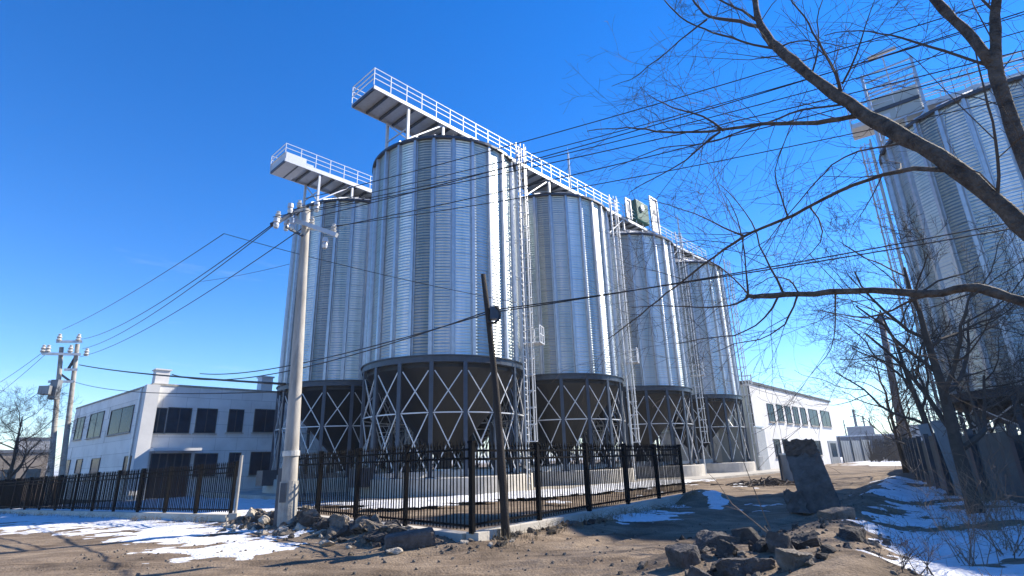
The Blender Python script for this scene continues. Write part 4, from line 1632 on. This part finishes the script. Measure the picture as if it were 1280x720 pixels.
def bare_tree(x, y, h, r, seed, label, lean=(0, 0), depth=5, cat='tree', barkm='bark_far', kids=(3, 4), fork=.3, nl=9, group=None):
    rnd = random.Random(seed)
    z0 = gz(x, y)
    t = empty('bare_tree', (x, y, z0), label, cat, group=group)
    pts, rad = [], []
    n = 10
    wx = wy = 0
    for k in range(n + 1):
        f = k / n
        wx += rnd.gauss(0, .012) * h * .5
        wy += rnd.gauss(0, .012) * h * .5
        pts.append((lean[0] * f * h + wx * f, lean[1] * f * h + wy * f, -.2 + f * (h * .8 + .2)))
        rad.append(r * (1 - .8 * f) * (1.25 if k == 0 else 1))
    MB().tube(pts, rad, 9).build('trunk', M[barkm], t, smooth=True)
    cm = MB()
    for k in range(nl):
        f = fork + (1 - fork) * (k + rnd.random() * .6) / nl
        i = min(n - 1, int(f * n))
        b = np.array(pts[i]) + (np.array(pts[i + 1]) - np.array(pts[i])) * (f * n - i)
        a = k * 2.4 + rnd.uniform(-.5, .5)
        el = rnd.uniform(.35, 1.0)
        grow(cm, b, (cos(a), sin(a), el), h * (.5 - .28 * f) * rnd.uniform(.8, 1.15), rad[i] * .55, depth - 1, rnd, kids=kids)
    cr = cm.build('crown', M[barkm], t)
    return t


q = at_z(1222, 645, .1)
bare_tree(q[0], q[1], 7.6, .17, 5, 'bare tree with a dark upright trunk on the snowy verge', lean=(-.02, .04), depth=5, nl=10, fork=.22)
q = at_z(1188, 612, .1)
bare_tree(q[0], q[1], 9.0, .16, 8, 'bare tree leaning left in front of the large right silo', lean=(-.09, .0), depth=5, nl=11, fork=.25)
bare_tree(21.5, 26.5, 8.0, .13, 12, 'slim bare tree beside the foot of the large right silo', lean=(-.05, 0), depth=5, nl=10, fork=.2)
bare_tree(25.5, 38.0, 9.0, .15, 17, 'bare tree at the track edge just right of the grey pole', lean=(-.04, 0), depth=5, nl=10, fork=.2)
bare_tree(18.6, 22.6, 6.2, .09, 27, 'small greyish bare tree close in front of the dark sheet fence', lean=(-.06, 0), depth=5, nl=10, fork=.12, barkm='twig_grey', kids=(3, 5))
bare_tree(13.2, 13.4, 5.2, .07, 31, 'thin greyish bare tree at the right edge before the dark sheet fence', lean=(-.05, 0), depth=5, nl=9, fork=.15, barkm='twig_grey')
bare_tree(23.0, 33.0, 8.2, .11, 37, 'grey bushy bare tree behind the dark sheet fence left of the right silo', lean=(-.05, 0), depth=5, nl=11, fork=.15, barkm='twig_grey')
q = at_d(8, 610, 47)
bare_tree(q[0], q[1], 7.0, .16, 23, 'spreading bare tree behind the far left end of the fence', depth=5, nl=12, fork=.15, kids=(3, 6))

# sapling in front of the pillar
q = at_z(964, 700)
sp = empty('sapling', (q[0], q[1], gz(q[0], q[1])), 'thin forked pale sapling growing from the foreground rubble', 'sapling')
Q = np.array([q[0], q[1], gz(q[0], q[1])])


def spt(x, y, d):
    return at_d(x, y, d) - Q


dq = hypot(q[0], q[1])
MB().tube([(0, 0, -.05), spt(966, 672, dq), spt(955, 658, dq)], [.016, .013, .011], 6).build('stem', M['twig_pale'], sp, smooth=True)
m_ = MB()
m_.tube([spt(966, 672, dq), spt(940, 650, dq), spt(915, 630, dq), spt(896, 602, dq), spt(884, 590, dq)], [.011, .01, .008, .005, .002], 5)
m_.tube([spt(963, 662, dq), spt(952, 635, dq), spt(940, 605, dq), spt(926, 568, dq + .1), spt(918, 540, dq + .1)], [.01, .009, .007, .005, .002], 5)
m_.tube([spt(935, 646, dq), spt(925, 638, dq - .1), spt(905, 632, dq - .1)], [.005, .004, .002], 4)
m_.tube([spt(966, 680, dq), spt(985, 690, dq - .1), spt(1000, 706, dq - .2)], [.008, .006, .003], 4)
m_.build('twigs', M['twig_pale'], sp)
# shrubs at right foreground
random.seed(31)
for i, (px, py, h, lab) in enumerate(((1215, 700, .9, 'leafless shrub of thin upright stems in the snow near the bottom right'), (1262, 690, 1.1, 'taller leafless shrub at the right edge of the snow'), (1150, 712, .5, 'small dry weed stems on the snow near the bottom edge'), (1238, 655, 1.3, 'pale twiggy bush before the dark trunk on the verge'))):
    q = at_z(px, py, .15)
    z = gz(q[0], q[1])
    t = empty('shrub', (q[0], q[1], z), lab, 'shrub')
    rnd = random.Random(40 + i)
    m_ = MB()
    for k in range(12):
        a = rnd.uniform(0, 6.3)
        grow(m_, (rnd.gauss(0, .12), rnd.gauss(0, .12), -.03), (cos(a) * .5, sin(a) * .5, 1), h * rnd.uniform(.6, 1.1), .008, 2, rnd, up=.1, kids=(2, 4), minr=.0022)
    m_.build('stems', M['twig_pale' if i != 2 else 'twig'], t)

# the big tree whose limbs cross the upper right: trunk stands just outside the frame
TD = 1.0
BR = [  # kind, base px width, list of (px, py, dist), end px width
    ('limb', 40, [(1330, 330, 4.9), (1275, 283, 5.0), (1235, 242, 5.0), (1195, 210, 5.05), (1150, 182, 5.1), (1100, 155, 5.2), (1060, 130, 5.3), (1025, 103, 5.4), (990, 78, 5.5), (965, 52, 5.6), (948, 30, 5.7), (943, 0, 5.8), (936, -45, 5.9), (922, -90, 6.0)], 5),
    ('limb', 34, [(1330, 300, 4.9), (1283, 205, 4.95), (1267, 160, 5.0), (1250, 113, 5.0), (1243, 77, 5.05), (1244, 40, 5.1), (1246, 0, 5.15), (1252, -60, 5.2), (1246, -130, 5.3)], 12),
    ('limb', 24, [(1340, 400, 4.9), (1280, 377, 5.0), (1245, 366, 5.05), (1218, 358, 5.1), (1199, 362, 5.1), (1157, 369, 5.2), (1090, 361, 5.4), (1060, 364, 5.5), (998, 368, 5.7), (950, 370, 5.9), (934, 371, 5.95)], 8),
    ('limb', 20, [(1241, 82, 5.05), (1217, 47, 5.1), (1193, 25, 5.15), (1167, 0, 5.2), (1140, -35, 5.3), (1100, -90, 5.4)], 8),
    ('branch', 11, [(1075, 143, 5.28), (1050, 150, 5.3), (1023, 153, 5.35), (957, 154, 5.5), (903, 163, 5.7), (873, 163, 5.8), (843, 167, 5.9), (797, 160, 6.1), (760, 160, 6.3), (735, 164, 6.4)], 1.5),
    ('branch', 9.5, [(1190, 213, 5.05), (1140, 211, 5.15), (1103, 217, 5.25), (1050, 238, 5.4), (1011, 260, 5.55), (953, 286, 5.75), (928, 295, 5.85), (909, 311, 5.95), (877, 332, 6.1), (845, 358, 6.25), (800, 393, 6.5), (760, 424, 6.7)], 1.8),
    ('branch', 8, [(950, 33, 5.68), (925, 27, 5.75), (905, 24, 5.8), (885, 23, 5.9), (870, 5, 6.0), (852, -25, 6.1)], 3),
    ('branch', 5, [(973, 62, 5.58), (927, 52, 5.6), (870, 33, 5.7), (840, 15, 5.8), (830, 0, 5.85), (822, -25, 5.9)], 2),
    ('branch', 5, [(945, 25, 5.72), (930, 14, 5.7), (898, 0, 5.75), (860, -30, 5.8)], 3),
    ('branch', 4, [(884, 24, 5.9), (863, 40, 5.95), (835, 62, 6.05), (810, 85, 6.1), (790, 100, 6.2), (765, 107, 6.3)], 1),
    ('branch', 5, [(904, 163, 5.7), (880, 143, 5.75), (850, 137, 5.85), (830, 130, 5.95), (812, 119, 6.0)], 1.5),
    ('branch', 4.5, [(900, 164, 5.7), (877, 182, 5.75), (860, 200, 5.8), (827, 218, 5.9), (787, 240, 6.1)], 1.2),
    ('branch', 5, [(1060, 130, 5.3), (1020, 132, 5.4), (973, 147, 5.6), (933, 163, 5.7), (883, 180, 5.9), (827, 183, 6.1), (760, 213, 6.3)], 1.2),
    ('branch', 4.5, [(1135, 178, 5.12), (1120, 180, 5.2), (1070, 187, 5.3), (1040, 203, 5.4), (1020, 227, 5.5), (1000, 250, 5.55), (968, 290, 5.7), (935, 330, 5.8)], 1.2),
    ('branch', 5, [(936, 371, 5.95), (921, 380, 6.0), (902, 384, 6.1), (857, 384, 6.25), (822, 382, 6.4), (790, 384, 6.5)], 1.4),
    ('branch', 7, [(1160, 369, 5.2), (1145, 373, 5.25), (1116, 387, 5.3), (1084, 399, 5.4), (1052, 395, 5.5), (1025, 388, 5.6)], 1.5),
    ('branch', 4, [(936, 367, 5.95), (932, 335, 6.0), (930, 299, 6.0), (918, 262, 6.1), (905, 240, 6.1)], 1.2),
    ('branch', 5, [(979, 365, 5.8), (963, 335, 5.85), (950, 308, 5.9), (941, 278, 5.95), (921, 251, 6.0), (900, 230, 6.1)], 1.2),
    ('branch', 4.5, [(973, 371, 5.8), (957, 399, 5.85), (934, 415, 5.9), (905, 423, 6.0), (880, 422, 6.1), (845, 430, 6.2)], 1.2),
    ('branch', 4.5, [(996, 369, 5.7), (988, 399, 5.75), (973, 412, 5.8), (953, 425, 5.85), (918, 430, 5.95), (890, 440, 6.05)], 1.2),
    ('branch', 3.5, [(1043, 366, 5.55), (1046, 393, 5.55), (1043, 425, 5.6), (1033, 447, 5.6), (1012, 470, 5.7)], 1),
    ('branch', 4, [(936, 369, 5.95), (918, 348, 6.0), (899, 334, 6.0), (883, 323, 6.1), (864, 315, 6.15), (838, 316, 6.2)], 1.2),
    ('branch', 3.5, [(998, 366, 5.7), (988, 348, 5.7), (969, 342, 5.75), (950, 352, 5.8), (940, 362, 5.85)], 1.2),
    ('branch', 6.5, [(1236, 82, 5.05), (1200, 68, 5.1), (1160, 60, 5.2), (1127, 45, 5.3), (1100, 43, 5.35), (1063, 37, 5.5), (1030, 44, 5.6)], 1.5),
    ('branch', 6, [(1243, 15, 5.12), (1227, 0, 5.1), (1205, -22, 5.1), (1185, -60, 5.2)], 3),
    ('branch', 7.5, [(1051, 125, 5.32), (1052, 107, 5.3), (1040, 83, 5.3), (1023, 50, 5.35), (1005, 20, 5.4), (985, -5, 5.45)], 2),
    ('branch', 4.5, [(1052, 105, 5.3), (1073, 67, 5.3), (1082, 30, 5.3), (1095, -5, 5.35)], 1.5),
    ('branch', 8, [(1246, 252, 5.0), (1250, 225, 4.97), (1246, 173, 4.9), (1236, 133, 4.85), (1223, 87, 4.85), (1215, 40, 4.9)], 2),
    ('branch', 4, [(1015, 95, 5.45), (1025, 60, 5.5), (1020, 25, 5.6), (1030, -10, 5.7)], 1.5),
    ('branch', 4, [(973, 60, 5.57), (1000, 48, 5.5), (1020, 52, 5.45), (1055, 60, 5.4)], 1.2),
    ('branch', 3.5, [(1013, 259, 5.55), (1035, 290, 5.5), (1020, 315, 5.55), (985, 338, 5.6)], 1),
    ('branch', 4, [(930, 295, 5.85), (905, 285, 5.9), (870, 268, 6.0), (838, 255, 6.1), (805, 250, 6.2)], 1),
    ('branch', 3.5, [(985, 271, 5.64), (965, 215, 5.6), (985, 165, 5.6), (1010, 110, 5.5)], 1),
]
tb = np.array([5.05, 3.45])
BT = empty('bare_tree', (tb[0], tb[1], gz(*tb)), 'large bare tree at the right edge whose limbs cross the upper right', 'tree')
OT = np.array([tb[0], tb[1], gz(*tb)])
fork = at_d(1345, 372, 4.85)
tr_pts = [np.array([0, 0, -.3]), np.array([.02, 0, .6]), (fork - OT) * .55 + np.array([.05, 0, 0]), (fork - OT) * .85, fork - OT + np.array([0, 0, .05])]
MB().tube(tr_pts, [.30, .24, .21, .21, .17], 14).build('trunk', M['bark'], BT, smooth=True)
rnd = random.Random(77)
twm = MB()


def px_r(wpx, P):
    return wpx * .325 * float((P - np.array([0, 0, EYE])) @ _fw) / F


for bi, (kind, w0, pl, w1) in enumerate(BR):
    pts = [at_d(*p) for p in pl]
    # densify with a little wobble
    den = []
    for a, b in zip(pts[:-1], pts[1:]):
        nn = max(2, int(np.linalg.norm(b - a) / .12))
        for k in range(nn):
            den.append(a + (b - a) * k / nn)
    den.append(pts[-1])
    den = np.array(den)
    # smooth
    for _ in range(2):
        den[1:-1] = den[1:-1] * .5 + (den[:-2] + den[2:]) * .25
    if bi < 3:
        den = np.vstack([[fork - np.array([0, 0, .08])], den])
    wob = np.array([[rnd.gauss(0, .006) for _ in range(3)] for _ in den])
    den = den + wob * np.linspace(.6, 1, len(den))[:, None]
    L = len(den)
    rad = []
    for k in range(L):
        t = k / (L - 1)
        w = w0 + (w1 - w0) * (t ** .72)
        rad.append(px_r(w, den[k]) * rnd.uniform(.9, 1.1) * (1 + (.10 if w0 > 15 else .05) * sin(k * .9 + bi) * sin(k * .37)))
    MB().tube(den - OT, rad, 10 if w0 > 15 else (7 if w0 > 6 else 5)).build(kind, M['bark'] if w0 > 8 else M['twig'], BT, smooth=True)
    # side twigs
    ln = np.linalg.norm(np.diff(den, axis=0), axis=1).sum()
    cnt = int(ln * (4.8 if w0 < 12 else 2.7))
    for c in range(cnt):
        t = rnd.uniform(.18 if w0 > 12 else .1, 1.0)
        i = min(L - 2, int(t * (L - 1)))
        ax = den[i + 1] - den[i]
        ax /= max(1e-9, np.linalg.norm(ax))
        q = np.array([rnd.gauss(0, 1), rnd.gauss(0, .7), rnd.gauss(0, 1)])
        q -= ax * (q @ ax)
        q /= np.linalg.norm(q)
        nd = ax * rnd.uniform(.5, 1.0) + q * rnd.uniform(.5, 1.0)
        Lk = rnd.uniform(.3, 1.25) * (1 if t < .7 else .75)
        grow(twm, den[i] - OT, nd, Lk, min(rad[i] * .5, rnd.uniform(.0035, .0075)), 2 if Lk > .45 else 1, rnd, up=-.02, kids=(2, 4), wob=.13, minr=.0016)
tag(twm.build('twigs', M['twig'], BT), kind='stuff')

# ------------------------------------------------------------------ fences and slabs on the right
def sheet_fence(pts, h, label, m, post_m, rib=.22, name='sheet_fence', panel=2.6, lean=0):
    t = empty(name, (pts[0][0], pts[0][1], 0), label, 'fence')
    o0 = np.array([pts[0][0], pts[0][1]])
    for p, q in zip(pts[:-1], pts[1:]):
        p, q = np.array(p), np.array(q)
        L = np.linalg.norm(q - p)
        n = max(1, round(L / panel))
        d = (q - p) / L
        nn = np.array([d[1], -d[0]])
        for j in range(n):
            a = p + d * L * j / n - o0
            hh = h * random.uniform(.93, 1.06)
            k = max(3, int(L / n / rib))
            m_ = MB()
            vs = []
            for s in range(k + 1):
                for off in (0.0, .03):
                    c = a + d * (L / n - .06) * (s + (off > 0) * .0) / k + nn * ((s % 2) * .06 + off)
                    z = gz(*(c + o0))
                    vs += [(c[0], c[1], z - .1), (c[0] + lean, c[1], z + hh)]
            fs = []
            for s in range(k):
                b = s * 4
                fs += [(b, b + 4, b + 5, b + 1), (b + 2, b + 3, b + 7, b + 6), (b + 1, b + 5, b + 7, b + 3)]
            m_.add(vs, fs).build('sheet', M[m], t)
            c = p + d * L * j / n - o0
            MB().box((c[0] + nn[0] * .12, c[1] + nn[1] * .12, gz(*(c + o0)) + h * .54), (.16, .16, h * 1.12), atan2(d[1], d[0])).build('post', M[post_m], t)
    return t


fa = C1 + dW * (lw + .3) + nW * .2
sheet_fence([(fa[0], fa[1]), tuple(at_d(1092, 575, 112)[:2])], 3.4, 'weathered grey sheet fence running on from the white building', 'zinc_sheet', 'dark_steel', rib=.5, panel=4.5)
random.seed(3)
sheet_fence([(33.5, 49.0), (24.6, 36.0), (20.2, 29.0), (17.3, 24.3), (14.6, 19.6), (13.4, 15.2), (12.7, 9.5)], 1.85, 'dark sheet fence at the right of the track behind the bare trees', 'teal_sheet', 'dark_steel', rib=.3)
for i, (px, py, w) in enumerate(((1183, 618, .34), (1207, 628, .34))):
    q = at_z(px, py)
    t = MB()
    for k in range(4):
        t.box((-w / 2 + w * (k + .5) / 4, (.012 if k % 2 else 0), 1.25), (w / 4, .05, 2.5))
    o = t.build('fence_slab', M['pale_sheet'])
    o.location = (q[0] + .5, q[1] + .6, gz(q[0], q[1]) - .1)
    o.rotation_euler = (-.03, -.10, radians(-38))
    tag(o, ['tall pale slab leaning at the end of the dark sheet fence', 'tall pale slab just left of the dark tree trunk', 'wider pale slab just right of the dark tree trunk'][i], 'slab')

# ------------------------------------------------------------------ far background
def far_block(px0, px1, ytop, d, depth, m, label, name='far_building', extra=None):
    a, b = at_d(px0, ytop, d), at_d(px1, ytop, d)
    h = (a[2] + b[2]) / 2
    w = hypot(b[0] - a[0], b[1] - a[1])
    rz = atan2(b[1] - a[1], b[0] - a[0])
    t = empty(name, ((a[0] + b[0]) / 2, (a[1] + b[1]) / 2, 0), label, 'building', rz=rz)
    MB().box((0, depth / 2, h / 2 - .5), (w, depth, h + 1)).build('wall', M[m], t)
    MB().box((0, depth / 2, h + .2), (w * 1.02, depth * 1.02, .4)).build('roof', M['snow' if extra == 'snow' else 'far_dark'], t)
    nwin = max(3, int(w / 5))
    wm = None
    for r in range(max(1, int(h / 3.6))):
        for k in range(nwin):
            if wm is None:
                wm = o = MB().box((0, 0, 0), (1.6, .1, 1.5)).build('window', M['glass'], t)
            else:
                o = wm.copy(); COL.objects.link(o); o.parent = t
            o.location = (-w / 2 + w * (k + .5) / nwin, -.02, 1.8 + r * 3.3)
    return t


far_block(1058, 1092, 534, 260, 30, 'far_wall', 'pale blue-grey industrial block far beyond the track', extra='snow')
far_block(1045, 1120, 545, 200, 14, 'far_dark', 'long low dark shed beyond the end of the track', extra='snow')
far_block(1117, 1165, 532, 300, 25, 'far_wall', 'distant pale block half hidden by the leaning grey pole')
far_block(-30, 62, 566, 110, 16, 'far_brown', 'low tan building far behind the left end of the fence')
far_block(20, 70, 549, 170, 16, 'far_wall', 'pale far block behind the low tan building at left')
for i, (px, yt, d, r) in enumerate(((1066, 512, 300, .8), (1078, 520, 330, .5), (1086, 522, 330, .5), (1054, 525, 340, .4))):
    q = at_d(px, yt, d)
    t = empty('chimney', (q[0], q[1], 0), ['tallest thin far mast above the industrial block', 'shorter far mast right of the tallest one', 'thin far mast at the right of the mast cluster', 'faint far mast left of the tallest one'][i], 'mast')
    MB().tube([(0, 0, 0), (0, 0, q[2])], [r, r * .6], 8).build('shaft', M['far_dark'], t)
    MB().box((0, 0, q[2] * .85), (r * 5, .3, .3)).build('crossarm', M['far_dark'], t)
# far hedge of brush and the hazy tree belt
random.seed(9)
m_ = MB()
for k in range(420):
    px = random.uniform(1085, 1136)
    d = random.uniform(95, 130)
    q = at_d(px, 560, d)
    rnd = random.Random(k)
    m_.tube([(q[0], q[1], -.1), (q[0] + rnd.gauss(0, .4), q[1], rnd.uniform(1.2, 4.6))], [.06, .02], 3)
tag(m_.build('brush', M['bark_far']), 'brown leafless brush at the far end of the track', 'brush', kind='stuff')
far_f = at_d(1052, 572, 118)

# ------------------------------------------------------------------ air
hz = MB().box((0, 0, 15.5), (14000, 14000, 38)).build('haze', None)
hm = bpy.data.materials.new('haze')
hm.use_nodes = True
hn = hm.node_tree
hn.nodes.remove(hn.nodes['Principled BSDF'])
pv = hn.nodes.new('ShaderNodeVolumePrincipled')
pv.inputs['Color'].default_value = (0.86, 0.92, 1.0, 1)
pv.inputs['Density'].default_value = 0.00045
hn.links.new(pv.outputs['Volume'], hn.nodes['Material Output'].inputs['Volume'])
hz.data.materials.append(hm)
tag(hz, kind='stuff')

# ------------------------------------------------------------------ light, sky, camera
SUN_AZ, SUN_EL = radians(66), radians(38)
w = bpy.data.worlds.new('World')
scene.world = w
w.use_nodes = True
nt = w.node_tree
bg = nt.nodes['Background']
sky = nt.nodes.new('ShaderNodeTexSky')
sky.sky_type = 'NISHITA'
sky.sun_disc = False
sky.sun_elevation = SUN_EL
sky.sun_rotation = SUN_AZ
sky.altitude = 200
sky.air_density = 1.0
sky.dust_density = 0.0
sky.ozone_density = 4.0
hs = nt.nodes.new('ShaderNodeHueSaturation')
hs.inputs['Saturation'].default_value = 1.34
hs.inputs['Hue'].default_value = 0.511
hs.inputs['Value'].default_value = 1.0
nt.links.new(sky.outputs['Color'], hs.inputs['Color'])
tc = nt.nodes.new('ShaderNodeTexCoord')
mp = nt.nodes.new('ShaderNodeMapping')
mp.inputs['Scale'].default_value = (3.0, 3.0, 17.0)
mp.inputs['Rotation'].default_value = (0.05, -0.06, 0)
nt.links.new(tc.outputs['Generated'], mp.inputs['Vector'])
cn = nt.nodes.new('ShaderNodeTexNoise')
cn.inputs['Scale'].default_value = 1.6
cn.inputs['Detail'].default_value = 7
cn.inputs['Roughness'].default_value = 0.6
nt.links.new(mp.outputs['Vector'], cn.inputs['Vector'])
cr = nt.nodes.new('ShaderNodeMapRange')
cr.inputs['From Min'].default_value = 0.60
cr.inputs['From Max'].default_value = 0.82
cr.inputs['To Max'].default_value = 0.22
nt.links.new(cn.outputs['Fac'], cr.inputs['Value'])
cm_ = nt.nodes.new('ShaderNodeMixRGB')
cm_.inputs['Color2'].default_value = (4.6, 5.0, 5.6, 1)
sx = nt.nodes.new('ShaderNodeSeparateXYZ')
nt.links.new(tc.outputs['Generated'], sx.inputs[0])
lo = nt.nodes.new('ShaderNodeMapRange')
lo.inputs['From Min'].default_value = 0.42
lo.inputs['From Max'].default_value = 0.22
nt.links.new(sx.outputs['Z'], lo.inputs['Value'])
ml = nt.nodes.new('ShaderNodeMath')
ml.operation = 'MULTIPLY'
nt.links.new(cr.outputs['Result'], ml.inputs[0])
nt.links.new(lo.outputs['Result'], ml.inputs[1])
nt.links.new(ml.outputs[0], cm_.inputs['Fac'])
nt.links.new(hs.outputs['Color'], cm_.inputs['Color1'])
nt.links.new(cm_.outputs['Color'], bg.inputs['Color'])
bg.inputs['Strength'].default_value = 0.128

sd = bpy.data.lights.new('sun', 'SUN')
sd.energy = 5.0
sd.angle = radians(0.5)
sd.color = (1.0, 0.91, 0.77)
so = bpy.data.objects.new('sun', sd)
COL.objects.link(so)
v = Vector((sin(SUN_AZ) * cos(SUN_EL), cos(SUN_AZ) * cos(SUN_EL), sin(SUN_EL)))
so.rotation_euler = (-v).to_track_quat('-Z', 'Y').to_euler()

cam = bpy.data.cameras.new('camera')
cam.sensor_width = 36
cam.lens = F / 1280 * 36
cam.clip_end = 20000
cam.clip_start = 0.05
co = bpy.data.objects.new('camera', cam)
COL.objects.link(co)
m3 = Matrix((tuple(_RT), tuple(_UP), tuple(-_fw))).transposed()
co.matrix_world = Matrix.Translation((0, 0, EYE)) @ m3.to_4x4()
scene.camera = co

scene.view_settings.view_transform = 'Standard'
scene.view_settings.look = 'None'
scene.view_settings.gamma = 1
scene.view_settings.exposure = 0.98
scene.cycles.max_bounces = 6
scene.cycles.use_denoising = True
